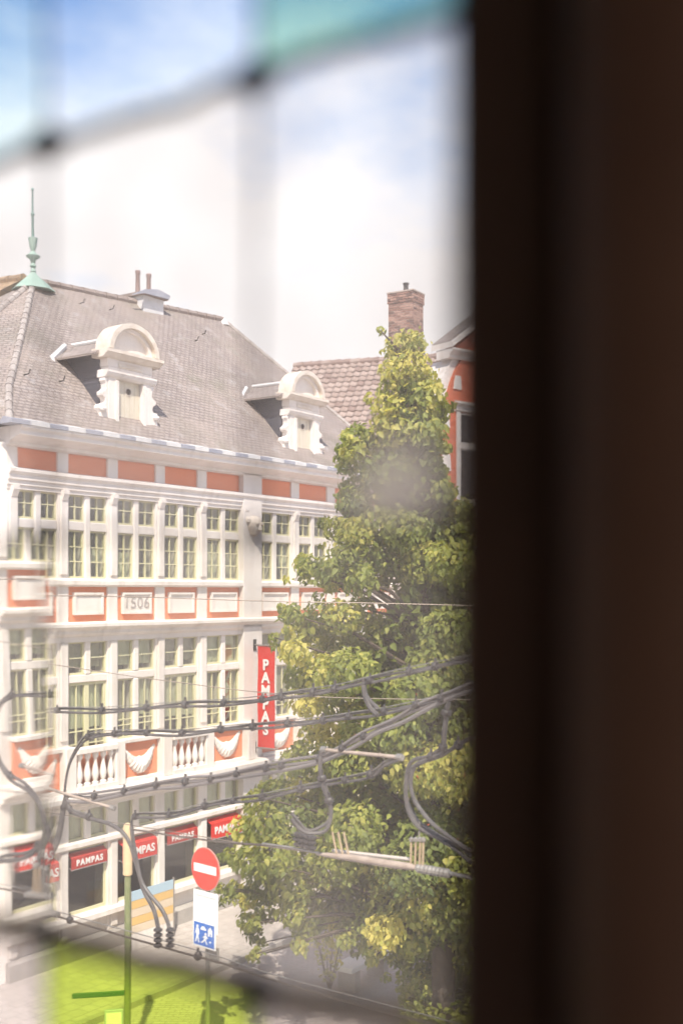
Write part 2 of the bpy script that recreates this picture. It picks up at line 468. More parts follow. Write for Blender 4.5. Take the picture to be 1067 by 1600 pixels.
band('cornice', [(0.04, 10.35), (0.10, 10.38), (0.10, 10.43), (0.26, 10.50), (0.42, 10.54), (0.42, 10.61), (0.48, 10.67), (0.48, 10.71)])
# gutter laid out in alternating pale and slate blue sheets
xx = -0.3; k = 0
while xx < H_LEN + 0.3:
    w = 0.46
    MB().prism([(-0.50, 10.713), (-0.50, 10.79 + 0.012 * (k % 2)), (-0.26, 10.85 + 0.012 * (k % 2)), (-0.10, 10.713)], xx, xx + w - 0.006, 'x').build(
        'gutter_sheet', lead_white if k % 2 else lead_grey, house)
    xx += w; k += 1

def window(parent, x0, x1, z0, z1, nx, nz, m=paint_yellow, glass=glass_house, y=0.065, bw=0.033, rows=None):
    """a wooden casement with its glazing bars; each pane a piece of its own"""
    b = MB()
    b.box(x0, x0 + bw, y, y + 0.06, z0, z1); b.box(x1 - bw, x1, y, y + 0.06, z0, z1)
    b.box(x0 + bw, x1 - bw, y, y + 0.06, z0, z0 + bw * 1.3); b.box(x0 + bw, x1 - bw, y, y + 0.06, z1 - bw, z1)
    xs = [x0 + bw + (x1 - x0 - 2 * bw) * i / nx for i in range(nx + 1)]
    lo, hi = z0 + bw * 1.3, z1 - bw
    zs = [lo + (hi - lo) * (rows[i] if rows else i / nz) for i in range(nz + 1)]
    for v in xs[1:-1]:
        b.box(v - 0.011, v + 0.011, y + 0.008, y + 0.05, lo, hi)
    for v in zs[1:-1]:
        for i in range(nx):
            b.box(xs[i] + (0.011 if i else 0), xs[i + 1] - (0.011 if i < nx - 1 else 0), y + 0.01, y + 0.048, v - 0.011, v + 0.011)
    o = b.build('window', m, parent)
    for i in range(nx):
        for j in range(nz):
            p = shared_box('pane', glass.name, (xs[i + 1] - xs[i], 0.005, zs[j + 1] - zs[j]), glass, o,
                       ((xs[i] + xs[i + 1]) / 2, y + 0.03, (zs[j] + zs[j + 1]) / 2))
            p.rotation_euler = (random.uniform(-0.012, 0.012), 0, random.uniform(-0.012, 0.012))
    return o

def curtain(x0, x1, z0, z1, y=0.165, m=net, folds=5):
    n = 24; vs = []; fs = []
    for i in range(n + 1):
        x = x0 + (x1 - x0) * i / n
        yy = y + 0.018 * math.sin(i / n * folds * 2 * math.pi + x * 3)
        vs += [(x, yy, z0), (x, yy, z1), (x, yy + 0.006, z0), (x, yy + 0.006, z1)]
    for i in range(n):
        a = i * 4
        fs += [(a, a + 4, a + 5, a + 1), (a + 2, a + 3, a + 7, a + 6), (a, a + 2, a + 6, a + 4), (a + 1, a + 5, a + 7, a + 3)]
    return MB().add(vs, fs).build('curtain', m, house, smooth=True)

def swag(x0, x1, z0, z1):
    """carved garland hung between two knots"""
    b = MB(); n = 14
    for k in range(n):
        t0, t1 = k / n, (k + 1) / n
        pts = []; rs = []
        for t in (t0, (t0 + t1) / 2, t1):
            x = x0 + 0.1 + (x1 - x0 - 0.2) * t
            z = z1 - 0.13 - (z1 - z0) * 0.50 * (1 - (2 * t - 1) ** 2)
            pts.append((x, -0.02, z)); rs.append(0.05 + 0.15 * (1 - abs(2 * t - 1)) ** 0.8)
        rs[1] *= 1.12
        b.tube(pts, rs, 8)
    b.build('garland', stone, house, smooth=True)
    for x in (x0 + 0.08, x1 - 0.08):
        MB().lathe([(0.02, -0.30), (0.05, -0.26), (0.035, -0.12), (0.07, -0.04), (0.06, 0.03), (0.02, 0.06)], (x, -0.01, z1 - 0.12), 8).build('garland_drop', stone, house, smooth=True)

for i, (x0, x1) in enumerate(BAYS):
    c = (x0 + x1) / 2
    mw = 0.078
    # attic panel of coral brick
    MB().box(x0 - 0.002, x1 + 0.002, 0.05, 0.36, 9.94, 10.38).build('brick_panel', brick_coral, house)
    # second floor: mullion, transom, four lights
    MB().box(c - mw, c + mw, 0.015, 0.36, 7.82, 9.54).build('mullion', stone, house, bevel=0.02)
    MB().box(x0, c - mw - 0.002, 0.03, 0.36, 8.80, 8.98).build('transom', stone, house, bevel=0.012)
    MB().box(c + mw + 0.002, x1, 0.03, 0.36, 8.80, 8.98).build('transom', stone, house, bevel=0.012)
    for a, b_ in ((x0, c - mw), (c + mw, x1)):
        window(house, a, b_, 7.83, 8.80, 2, 3)
        window(house, a, b_, 8.98, 9.53, 2, 2, rows=(0, 0.55, 1.0))
    if i != 3:
        curtain(x0 + 0.02, c - 0.1 - 0.2 * (i % 2), 7.86, 8.1 + 0.3 * ((i * 5) % 3), y=0.20, m=net_b if i % 2 else net)
        curtain(c + 0.12 + 0.15 * (i % 3), x1 - 0.02, 7.86 + 0.3 * (i % 2), 8.15 + 0.3 * ((i * 7) % 3), y=0.20, m=net if i % 2 else net_b)
    # frieze panel: coral brick with a white tablet
    MB().box(x0 - 0.002, x1 + 0.002, 0.05, 0.36, 6.93, 7.67).build('brick_panel', brick_coral, house)
    tb = MB()
    tx0, tx1, tz0, tz1 = x0 + 0.14, x1 - 0.14, 7.08, 7.54
    tb.box(tx0, tx1, 0.01, 0.06, tz0, tz1)
    tb = tb.build('tablet', stone, house, bevel=0.008)
    fr = MB()
    for (a0, a1, b0, b1) in ((tx0, tx1, tz1 - 0.045, tz1), (tx0, tx1, tz0, tz0 + 0.045), (tx0, tx0 + 0.045, tz0 + 0.047, tz1 - 0.047), (tx1 - 0.045, tx1, tz0 + 0.047, tz1 - 0.047)):
        fr.box(a0, a1, -0.025, 0.008, b0, b1)
    fr.build('tablet_frame', stone, house)
    if i == 2:
        t = text_mesh('1506', 0.36, mat('dark_carved_stone', (0.42, 0.38, 0.36), 0.8), tb, 'carved_date', spacing=1.08, extrude=0.006)  # date letters in a darker grey stone colour
        t.location = (c, 0.002, (tz0 + tz1) / 2); t.rotation_euler = (R(90), 0, 0)
    # first floor
    MB().box(c - mw, c + mw, 0.015, 0.36, 5.86, 6.54).build('mullion', stone, house, bevel=0.02)
    MB().box(x0, x1, 0.025, 0.36, 5.70, 5.858).build('transom', stone, house, bevel=0.012)
    for a, b_ in ((x0, c - mw), (c + mw, x1)):
        window(house, a, b_, 5.86, 6.53, 1, 2, rows=(0, 0.5, 1.0))
    if i in (1, 3, 6):
        for a, b_ in ((x0, c), (c, x1)):
            window(house, a, b_, 3.55, 5.70, 2, 3, rows=(0, 0.40, 0.53, 1.0), bw=0.06)
        curtain(x0 + 0.05, x1 - 0.05, 4.75, 5.70)
    else:
        MB().box(c - mw, c + mw, 0.015, 0.36, 3.5, 5.70).build('mullion', stone, house, bevel=0.02)
        for a, b_ in ((x0, c - mw), (c + mw, x1)):
            window(house, a, b_, 4.42, 5.70, 2, 3, rows=(0, 0.20, 0.30, 1.0))
        MB().box(x0, x1, 0.05, 0.36, 3.5, 4.42).build('window_apron', stone, house)
        curtain(x0 + 0.05, c - random.choice((0.1, 0.12, 0.25)), 4.80 + random.uniform(-0.1, 0.12), 5.70, m=random.choice((net, net_b)))
        curtain(c + 0.1, x1 - 0.05, 4.80 + random.uniform(-0.1, 0.12), 5.70, m=random.choice((net, net_b)))
    curtain(x0 + 0.05, x1 - 0.05, 5.88 + random.choice((0, 0, 0.12, 0.25)), 6.5, m=random.choice((net, net, net_b)), folds=random.choice((4, 5, 7)))
    # balustrade in front of it
    if i in (1, 3, 6, 8):
        MB().box(x0 - 0.02, x1 + 0.02, -0.30, -0.08, 4.28, 4.40).build('handrail', stone, house, bevel=0.015)
        MB().box(x0 - 0.02, x1 + 0.02, -0.30, -0.08, 3.52, 3.62).build('baluster_base', stone, house)
        nb = 5
        prof = [(0.075, 0), (0.075, 0.05), (0.04, 0.07), (0.06, 0.13), (0.078, 0.22), (0.06, 0.32), (0.036, 0.44), (0.034, 0.52), (0.05, 0.55), (0.07, 0.58), (0.07, 0.66)]
        for k in range(nb):
            bx = x0 + (x1 - x0) * (k + 0.5) / nb
            if ('baluster',) not in SHARED:
                o = MB().lathe(prof, (0, 0, 0), 10).build('baluster', stone, house, smooth=True); SHARED[('baluster',)] = o.data
            else:
                o = link('baluster', SHARED[('baluster',)], None, house)
            o.location = (bx, -0.19, 3.62)
        MB().box(x0, x1, 0.04, 0.085, 3.53, 4.42 if i not in (1, 3, 6) else 4.26).build('balcony_back', brick_coral, house)
    else:
        MB().box(x0 - 0.01, x1 + 0.01, -0.06, 0.04, 3.55, 4.34).build('brick_panel', brick_coral, house)
        MB().box(x0 - 0.03, x1 + 0.03, -0.16, 0.04, 4.345, 4.43).build('panel_coping', stone, house, bevel=0.012)
        MB().box(x0 - 0.03, x1 + 0.03, -0.16, 0.04, 3.50, 3.60).build('panel_base', stone, house, bevel=0.012)
        sg = swag(x0 + 0.04, x1 - 0.04, 3.62, 4.32)
    # balcony posts
    MB().box(x1 - 0.01, x1 + 0.27 if x1 - x0 else x1, -0.26, 0.0, 3.52, 4.44).build('balcony_post', stone, house, bevel=0.015)
    # ground floor: upper lights, shop window, stall riser
    MB().box(c - 0.085, c + 0.085, 0.015, 0.36, 2.48, 3.12).build('mullion', stone, house, bevel=0.02)
    for a, b_ in ((x0, c - 0.085), (c + 0.085, x1)):
        window(house, a, b_, 2.48, 3.11, 1, 1)
    curtain(x0 + 0.04, x1 - 0.04, 2.50, 3.08)
    window(house, x0, x1, 0.98, 2.34, 1, 1, glass=glass_shop, bw=0.05)
    MB().box(x0, x1, 0.05, 0.36, 0.40, 0.84).build('stall_riser', stone, house)
    # corbels under the architrave at the pier
    MB().prism([(0.02, 9.30), (-0.07, 9.40), (-0.12, 9.52), (-0.12, 9.60), (0.02, 9.60)], x1 + 0.06, x1 + 0.20, 'x').build('corbel', stone, house)
# first pier corbel and the carved mask on the wide pilaster
MB().prism([(0.02, 9.30), (-0.07, 9.40), (-0.12, 9.52), (-0.12, 9.60), (0.02, 9.60)], 0.06, 0.20, 'x').build('corbel', stone, house)
px0 = (21.11 + 21.82) / 2 - S0
mk = MB()
mk.lathe([(0.02, -0.26), (0.12, -0.22), (0.19, -0.08), (0.21, 0.06), (0.17, 0.17), (0.08, 0.23), (0.02, 0.24)], (px0, -0.12, 9.16), 12)
for sx in (-1, 1):
    mk.lathe([(0.01, -0.07), (0.07, -0.04), (0.08, 0.03), (0.04, 0.08), (0.01, 0.09)], (px0 + sx * 0.2, -0.12, 9.28), 8)
    mk.lathe([(0.01, -0.05), (0.045, -0.02), (0.05, 0.02), (0.01, 0.05)], (px0 + sx * 0.08, -0.30, 9.20), 8)
mk.lathe([(0.01, -0.06), (0.06, -0.03), (0.05, 0.05), (0.01, 0.09)], (px0, -0.32, 9.08), 8)
mk.build('carved_mask', stone_warm, house, smooth=True)

# the roof: bell-cast at the eaves, hipped at both ends, with a chamfered corner
ROOF = {}
def roof_faces():
    e = [(-0.15, -0.25, 10.77), (H_LEN + 0.2, -0.25, 10.77), (H_LEN + 0.2, 8.2, 10.77), (-1.75, 8.2, 10.77), (-1.75, 1.40, 10.77)]
    k = [(0.55, 0.62, 11.62), (H_LEN - 0.65, 0.62, 11.62), (H_LEN - 0.65, 7.3, 11.62), (-0.75, 7.3, 11.62), (-0.75, 1.92, 11.62)]
    a = (4.0, 4.0, 15.00); b = (10.9, 4.0, 15.42)
    c = (1.2, 7.3, 15.0)
    return e, k, a, b
e, kk, ra, rb = roof_faces()
rb_ = MB()
V = e + kk + [ra, rb]
F = [(0, 1, 6, 5), (1, 2, 7, 6), (2, 3, 8, 7), (3, 4, 9, 8), (4, 0, 5, 9),
     (5, 6, 11, 10), (6, 7, 11), (7, 8, 10, 11), (8, 9, 10), (9, 5, 10)]
rb_.add(V, F)
roof = rb_.build('roof', slate, house)
# ridge tiles and hip rolls
def ridge_tiles(p, q, r, m, name='ridge_tile', step=0.38):
    p, q = Vector(p), Vector(q); n = max(1, int((q - p).length / step))
    for i in range(n):
        a = p.lerp(q, i / n); b = p.lerp(q, (i + 0.97) / n)
        MB().tube([a, b], [r * 1.08, r * 0.95], 8).build(name, m, roof)
ridge_mat = mat('ridge_tile_clay', (0.25, 0.20, 0.175), 0.8, noise=((0.34, 0.29, 0.26), 5.0, 0.4, 0.7), bump=0.3)
hip_mat = mat('mortared_hip', (0.42, 0.38, 0.35), 0.85, noise=((0.26, 0.22, 0.20), 3.0, 0.4, 0.7), bump=0.4)
ridge_tiles(ra, rb, 0.10, ridge_mat)
for p, q in ((kk[0], ra), (kk[1], rb), (kk[4], ra), (e[0], kk[0]), (e[1], kk[1]), (e[4], kk[4])):
    ridge_tiles(p, q, 0.075, hip_mat, 'hip_tile', 0.3)
MB().lathe([(0.20, -0.06), (0.15, 0.06), (0.08, 0.15), (0.03, 0.19)], (rb[0], rb[1], rb[2] - 0.1), 10).build('hip_cap', lead_white, roof, smooth=True)
# rear wing running back from the corner
wg = MB()
wa = (4.0, 4.35, 15.12); wb = (4.0, 16.0, 15.9)
wg.add([wa, wb, (-1.75, 16.0, 10.84), (-1.75, 7.6, 10.84), (9.6, 16, 10.84), (9.6, 7.6, 10.84)], [(0, 1, 2, 3), (0, 5, 4, 1), (0, 3, 5), (1, 4, 2)])
wing_mat = brick_mat('wing_tiles', (0.36, 0.25, 0.15), (0.42, 0.30, 0.19), (0.22, 0.16, 0.11), 0.22, 0.25, 0.02, bump=0.9, dist=0.02)
wing = wg.build('wing_roof', wing_mat, house)
MB().box(-1.5, 9.4, 8.05, 16.0, 0.0, 10.83).build('wing_wall', stone, house)
for i in range(24):
    MB().tube([Vector(wa).lerp(Vector(wb), i / 24), Vector(wa).lerp(Vector(wb), (i + 0.96) / 24)], [0.12, 0.10], 8).build('ridge_tile', wing_mat, wing)

# slate hooks and small snow guards on the roof
def roof_pt(x, t):
    """point on the front slope, t from 0 at the kink to 1 at the ridge"""
    z1 = ra[2] + (rb[2] - ra[2]) * min(1, max(0, (x - 4) / 6.9))
    return Vector((x, 0.62 + 3.38 * t, 11.62 + (z1 - 11.62) * t))
for x, t in ((5.0, 0.86), (6.0, 0.86), (9.2, 0.80), (8.6, 0.72), (1.2, 0.10), (2.1, 0.10)):
    p = roof_pt(x, t)
    MB().tube([p + Vector((0, 0, 0.02)), p + Vector((0, -0.16, 0.03)), p + Vector((0, -0.2, 0.12))], 0.012, 6).build('roof_hook', iron, roof)

# ridge chimney stub with two pipes
cs = MB().box(7.40, 8.15, 3.7, 4.4, 14.7, 15.36).build('chimney', lead_white, roof)
MB().box(7.32, 8.23, 3.6, 4.5, 15.363, 15.45).build('chimney_cap', ridge_mat, cs)
MB().prism([(6.85, 15.22), (7.3, 15.46), (7.8, 15.56), (8.25, 15.48), (8.2, 15.38), (7.3, 15.36)], 3.54, 3.595, 'y').build('chimney_flashing', lead_grey, cs)
for x in (7.55, 7.95):
    MB().lathe([(0.065, 0), (0.055, 0.52), (0.07, 0.54), (0.07, 0.62), (0.06, 0.63)], (x, 4.05, 15.455), 10).build('chimney_pipe', pipe_mat, cs, smooth=True)

# copper finial on the corner of the roof
fin = MB().lathe([(0.52, -0.34), (0.34, -0.16), (0.20, -0.04), (0.09, 0.06), (0.05, 0.12)], (ra[0], ra[1], ra[2] + 0.10), 8).build('finial', copper, roof)
sh = [(0.05, 0.30), (0.09, 0.36), (0.05, 0.46), (0.10, 0.52), (0.06, 0.60), (0.09, 0.72), (0.20, 0.80), (0.21, 0.84), (0.10, 0.92), (0.06, 0.98), (0.07, 1.02),
      (0.11, 1.14), (0.125, 1.30), (0.14, 1.36), (0.14, 1.39), (0.03, 1.40)]
MB().lathe([(r * 0.8, (z - 0.30) * 0.78 + 0.06) for r, z in sh], (ra[0], ra[1], ra[2] + 0.12), 12).build('turned_shaft', copper, fin, smooth=True)
rod = MB().lathe([(0.035, 0), (0.028, 0.55), (0.05, 0.58), (0.05, 0.61), (0.025, 0.63), (0.018, 1.15), (0.035, 1.17), (0.03, 1.20), (0.005, 1.23)], (0, 0, 0), 8)
rod = rod.build('spike', mat('spike_copper', (0.20, 0.30, 0.27), 0.6), fin, smooth=True); rod.location = (ra[0], ra[1], ra[2] + 1.0); rod.rotation_euler = (0, R(-2.0), R(20))

# the dormers
def dormer(cx, w=0.72):
    d = bpy.data.objects.new('dormer', None); col.objects.link(d); d.parent = house; d.location = (cx, 0.28, -0.16 - 0.055 * 10.82); d.scale = (1.06, 1.0, 1.055)
    zb = 10.92
    MB().box(-w - 0.10, w + 0.10, -0.10, 0.55, zb - 0.10, zb + 0.26).build('base', lead_grey, d, bevel=0.01)
    MB().box(-0.05, 0.05, -0.125, -0.095, zb - 0.1, zb + 0.27).build('base_strip', lead_white, d)
    # jambs, lintel
    for s in (-1, 1):
        MB().box(*sorted((s * 0.36, s * 0.60)), -0.05, 0.25, zb + 0.26, 12.24).build('jamb', stone, d, bevel=0.01)
        MB().box(*sorted((s * 0.345, s * 0.42)), -0.09, -0.05, zb + 0.28, 12.16).build('jamb_bead', stone, d)
        pts = [(0.60, 0.0), (0.86, 0.0), (0.87, 0.10), (0.80, 0.30), (0.84, 0.42), (0.80, 0.50), (0.70, 0.50), (0.66, 0.56), (0.68, 0.64), (0.76, 0.68), (0.77, 0.76), (0.70, 0.80),
               (0.64, 0.86), (0.66, 0.98), (0.70, 1.02), (0.68, 1.10), (0.60, 1.12)]
        MB().prism([(s * a, zb + 0.26 + b * 0.93) for a, b in pts], -0.03, 0.15, 'y').build('side_scroll', stone, d, bevel=0.012)
        MB().lathe([(0.0, -0.05), (0.07, -0.04), (0.09, 0.0), (0.07, 0.04), (0.0, 0.05)], (s * 0.75, -0.03, zb + 0.62), 10).build('volute', stone, d, smooth=True)
    MB().box(-0.60, 0.60, -0.048, 0.25, 12.245, 12.42).build('lintel', stone, d)
    MB().prism([(-0.05, 12.20), (-0.10, 12.24), (-0.13, 12.30), (-0.13, 12.34), (-0.04, 12.35), (0.2, 12.35), (0.2, 12.20)], -0.70, 0.70, 'x').build('lower_cornice', stone, d)
    MB().box(-0.32, 0.32, -0.075, -0.045, 12.44, 12.53).build('frieze_plaque', stone_warm, d, bevel=0.01)
    MB().box(-0.62, 0.62, -0.045, 0.25, 12.425, 12.58).build('frieze', stone, d)
    MB().prism([(-0.05, 12.58), (-0.12, 12.60), (-0.20, 12.66), (-0.24, 12.68), (-0.24, 12.74), (0.25, 12.76), (0.25, 12.58)], -0.80, 0.80, 'x').build('cornice', stone_warm, d)
    # round pediment
    n = 18
    def arch(r0, r1, y0, y1, m, nm):
        b = MB()
        for k in range(n):
            a0, a1 = math.pi * k / n, math.pi * (k + 1) / n
            q = lambda r, a: (r * math.cos(a), 12.762 + r * 0.86 * math.sin(a))
            b.prism([q(r0, a0), q(r1, a0), q(r1, a1), q(r0, a1)], y0, y1, 'y')
        b.build(nm, m, d)
    arch(0.001, 0.50, 0.0, 0.22, stone, 'tympanum')
    arch(0.50, 0.58, -0.10, 0.24, stone, 'inner_arch')
    arch(0.582, 0.70, -0.20, 0.26, stone_warm, 'outer_arch')
    # boarded shutter
    for k in range(5):
        a = -0.345 + k * 0.138
        MB().box(a + 0.004, a + 0.134, 0.05 + 0.004 * (k % 2), 0.09, zb + 0.36, 12.21).build('shutter_board', paint_cream, d)
    MB().disc((0.03, 12.00), 0.065, 'y', (0.035, 0.049)).build('shutter_hole_shade', shadow_box, d)  # dark disc painted as the shade inside a hole
    MB().disc((0.03, 12.00), 0.085, 'y', (0.040, 0.0485)).build('hole_ring', stone_warm, d)
    MB().box(-0.42, 0.42, -0.16, 0.06, zb + 0.27, zb + 0.35).build('shutter_sill', stone_warm, d, bevel=0.01)
    # slate cheeks and the small pitched roof running back into the slope
    for s in (-1, 1):
        b = MB()
        x = s * 0.62
        b.prism([(0.20, zb - 0.2), (0.20, 12.70), (2.45, 12.70), (2.3, 12.4)], x - 0.02, x + 0.02, 'x')
        b.build('cheek', slate_dark, d)
        t = 0.05
        b = MB()
        zt, ze = 13.12, 12.66
        b.add([(0, 0.02, zt), (s * 0.92, 0.02, ze), (s * 0.92, 2.55, ze), (0, 2.9, zt), (0, 0.02, zt - t), (s * 0.92, 0.02, ze - t), (s * 0.92, 2.55, ze - t), (0, 2.9, zt - t)],
              [(0, 1, 2, 3), (7, 6, 5, 4), (0, 4, 5, 1), (1, 5, 6, 2), (2, 6, 7, 3)])
        b.build('dormer_roof', slate, d)
        MB().tube([(s * 1.0, 1.16, ze - 0.18), (s * 0.97, 1.30, ze - 0.02), (s * 0.35, 1.62, zt - 0.06)], [0.05, 0.075, 0.06], 6).build('lead_flashing', lead_white, d)
    MB().tube([(0, 0.05, 13.15), (0, 2.6, 13.15)], 0.05, 8).build('dormer_ridge', lead_white, d)
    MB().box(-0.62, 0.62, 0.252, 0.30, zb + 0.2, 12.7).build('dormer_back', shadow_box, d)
    return d
dormer(17.68 - S0)
dormer(24.0 - S0)

# ------------------------------------------------------------------ the red banner and the awnings of the restaurant
hm = house.rotation_euler
def hpos(x, y, z):
    a = math.atan2(DY, DX)
    return Vector((house.location.x + x * math.cos(a) - y * math.sin(a), house.location.y + x * math.sin(a) + y * math.cos(a), z))
bn = thing('banner', 'tall red cloth banner reading PAMPAS downwards, hung from the wide pilaster', 'banner', hpos(21.52 - S0, -0.10, 3.78), math.atan2(DY, DX))
n = 20; vs = []; fs = []
for i in range(n + 1):
    z = 2.46 * i / n
    for yy in (-0.10, -0.62):
        vs.append((0.012 * math.sin(i * 0.5 + yy * 3), yy, z)); vs.append((0.006 + 0.012 * math.sin(i * 0.5 + yy * 3), yy, z))
for i in range(n):
    a = i * 4
    fs += [(a, a + 2, a + 6, a + 4), (a + 1, a + 5, a + 7, a + 3), (a, a + 4, a + 5, a + 1), (a + 2, a + 3, a + 7, a + 6)]
fs += [(0, 1, 3, 2), (n * 4, n * 4 + 2, n * 4 + 3, n * 4 + 1)]
MB().add(vs, fs).build('cloth', red_cloth, bn, smooth=True)
for z in (0.0, 2.48):
    MB().tube([(0, 0.0, z), (0, -0.72, z)], 0.022, 8).build('rod', steel, bn)
    MB().box(-0.05, 0.05, -0.02, 0.02, z - 0.14, z + 0.14).build('wall_plate', iron, bn)
t = text_mesh('P\nA\nM\nP\nA\nS', 0.36, white_print, bn, 'lettering', offset=0.012, line=0.86)
t.location = (-0.022, -0.36, 1.22); t.rotation_euler = (R(90), 0, R(-90))

names = ['leftmost red awning reading PAMPAS over the shop window at the house corner', 'second red awning from the house corner, rolled in under the transom',
         'third red awning from the house corner, let out beside the post', 'fourth red awning from the house corner, rolled in above the dark window',
         'fifth red awning from the house corner, next to the tree leaves', 'red awning mostly behind the leaves, beyond the tall banner', 'last red awning along the white house, hidden by the tree crown']
for i in range(5):
    x0, x1 = BAYS[i]; w = x1 - x0 - 0.1; c = (x0 + x1) / 2
    out = i % 2 == 0
    aw = thing('awning', names[i], 'awning', hpos(c, 0.0, 1.72), math.atan2(DY, DX), 'red awnings of the restaurant')
    dp = 0.09 if out else 0.03
    zt, zf, zb = 0.57, (0.45 if out else 0.44), (0.08 if out else 0.20)
    b = MB().prism([(0.16, zt), (-dp, zf), (-dp, zb), (-dp + 0.012, zb), (-dp + 0.012, zf - 0.012), (0.16, zt - 0.02)], -w / 2, w / 2, 'x')
    b.build('canopy', red_cloth if out else mat('red_awning_cloth', (0.40, 0.035, 0.028), 0.75), aw)
    MB().tube([(-w / 2, -dp + 0.006, zb), (w / 2, -dp + 0.006, zb)], 0.014, 6).build('front_bar', steel, aw)
    for s in (-1, 1):
        MB().tube([(s * w / 2 * 0.96, 0.14, zb + 0.05), (s * w / 2 * 0.96, -dp + 0.01, zb + 0.02)], 0.012, 6).build('arm', steel, aw)
    if i != 3 or True:
        body = 'PAMPAS'
        sz = 0.24 if out else 0.17
        t = text_mesh(body, sz, white_print, aw, 'lettering', offset=0.006, spacing=1.02 if out else 1.25)
        t.location = (0, -dp - 0.006, (zf + zb) / 2); t.rotation_euler = (R(90), 0, 0)

# terrace screen and bench at the foot of the facade
sc = thing('terrace_screen', 'blue and orange striped terrace screen in front of the white house', 'screen', hpos(3.35, -0.55, 0.10), math.atan2(DY, DX))
cols_ = [('screen_blue', (0.42, 0.56, 0.66)), ('screen_orange', (0.68, 0.45, 0.18)), ('screen_pale', (0.66, 0.55, 0.42)), ('screen_orange', (0.68, 0.45, 0.18)), ('screen_pale', (0.66, 0.55, 0.42))]
z = 1.22
for k, (nm, cc) in enumerate(cols_):
    hgt = 0.20 if k == 0 else 0.17
    MB().box(-0.62, 0.62, -0.012, 0.012, z - hgt + 0.006, z).build('stripe_panel', mat(nm, cc, 0.7), sc)
    z -= hgt
MB().box(-0.62, 0.62, -0.01, 0.01, 0.0, z).build('skirt_panel', stone, sc)
for s in (-1, 1):
    MB().tube([(s * 0.645, 0, 0), (s * 0.645, 0, 1.26)], 0.024, 8).build('post', steel, sc)

# ------------------------------------------------------------------ house behind with the tiled roof and brick chimney
A2 = math.atan2(-1.3, 4.15)
c2 = pix(510, 570, 46)
HT = c2.z
h2 = thing('tiled_house', 'house behind the tree with a red brown tiled roof and tall brick chimney', 'house', (c2.x, c2.y, 0), A2)
SL = 8.2 * math.cos(R(45)); 
def slope(u, v, lift=0.0):      # u along the ridge, v down the slope from the ridge
    return Vector((u, -v * 0.7071 - lift * 0.7071, HT - v * 0.7071 + lift * 0.7071))
W2 = 10.0; U0 = -1.4
b = MB()
b.prism([(0, HT - 0.10), (-7.6, HT - 7.7), (7.6, HT - 7.7)], U0, W2, 'x')
b.build('roof_deck', mat('roof_batten', (0.14, 0.09, 0.07), 0.9), h2)
MB().box(U0 + 0.3, W2 - 0.3, -7.2, 7.2, 0, HT - 7.72).build('wall', brick_coral, h2)
tile_a = mat('clay_tile', (0.36, 0.29, 0.255), 0.75, noise=((0.27, 0.195, 0.165), 2.5, 0.35, 0.7), bump=0.2)
tile_b = mat('clay_tile_pale', (0.41, 0.335, 0.30), 0.75, noise=((0.32, 0.24, 0.205), 2.5, 0.35, 0.7), bump=0.2)
tile_c = mat('clay_tile_dark', (0.30, 0.22, 0.19), 0.75, noise=((0.21, 0.15, 0.13), 2.5, 0.35, 0.7), bump=0.2)
def tile_mesh(m):
    # an S-shaped pantile, 0.30 wide and 0.40 long, tail lifted
    prof = [(-0.15, 0.0), (-0.11, 0.035), (-0.06, 0.045), (-0.01, 0.03), (0.04, 0.0), (0.09, -0.012), (0.145, 0.0)]
    vs = []; fs = []
    for (v, l_) in ((0.0, 0.02), (0.37, 0.07)):
        for (u, q) in prof:
            p = slope(u, v, q + l_); vs.append((p.x, p.y, p.z - HT))
    for (u, q) in prof:
        p = slope(u, 0.37, q + 0.07 - 0.03); vs.append((p.x, p.y, p.z - HT))
    k = len(prof)
    for i in range(k - 1):
        fs += [(i, i + k, i + k + 1, i + 1), (i + k, i + 2 * k, i + 2 * k + 1, i + k + 1)]
    me = bpy.data.meshes.new('tile'); me.from_pydata(vs, [], fs); me.materials.append(m)
    me.polygons.foreach_set('use_smooth', [True] * len(me.polygons))
    return me
tm = [tile_mesh(tile_a), tile_mesh(tile_b), tile_mesh(tile_c)]
rest = MB()
cnt = 0
for r_ in range(30):
    for cc in range(int((W2 - U0) / 0.30)):
        u = U0 + 0.15 + cc * 0.30
        p = slope(u, r_ * 0.33)
        wp = Vector((h2.location.x + p.x * math.cos(A2) - p.y * math.sin(A2), h2.location.y + p.x * math.sin(A2) + p.y * math.cos(A2), p.z))
        ix = 533.5 + FPX * wp.x / wp.y; iy = 925 - FPX * (wp.z - EYE) / wp.y
        me = tm[random.choice((0, 0, 1, 1, 2))]
        if cnt < 300 and 505 < ix < 612 and iy < 690 or (cnt < 300 and 655 < ix < 690 and iy < 600):
            o = link('roof_tile', me, None, h2); o.location = p + Vector((0, 0, random.uniform(-0.006, 0.006))); o.rotation_euler = (0, 0, random.uniform(-0.015, 0.015)); cnt += 1
        else:
            o_ = [(v.co.x + p.x, v.co.y + p.y, v.co.z + p.z) for v in tm[0].vertices]
            rest.add(o_, [tuple(q.vertices) for q in tm[0].polygons])
rest = rest.build('remaining_tiles', tile_a, h2, uv=False); rest['kind'] = 'stuff'
for i in range(28):
    a = U0 + i * 0.4
    o = MB().tube([(a, 0, HT + 0.03), (a + 0.41, 0, HT + 0.05)], [0.13, 0.15], 10).build('ridge_tile', tile_c if i % 3 else tile_a, h2)

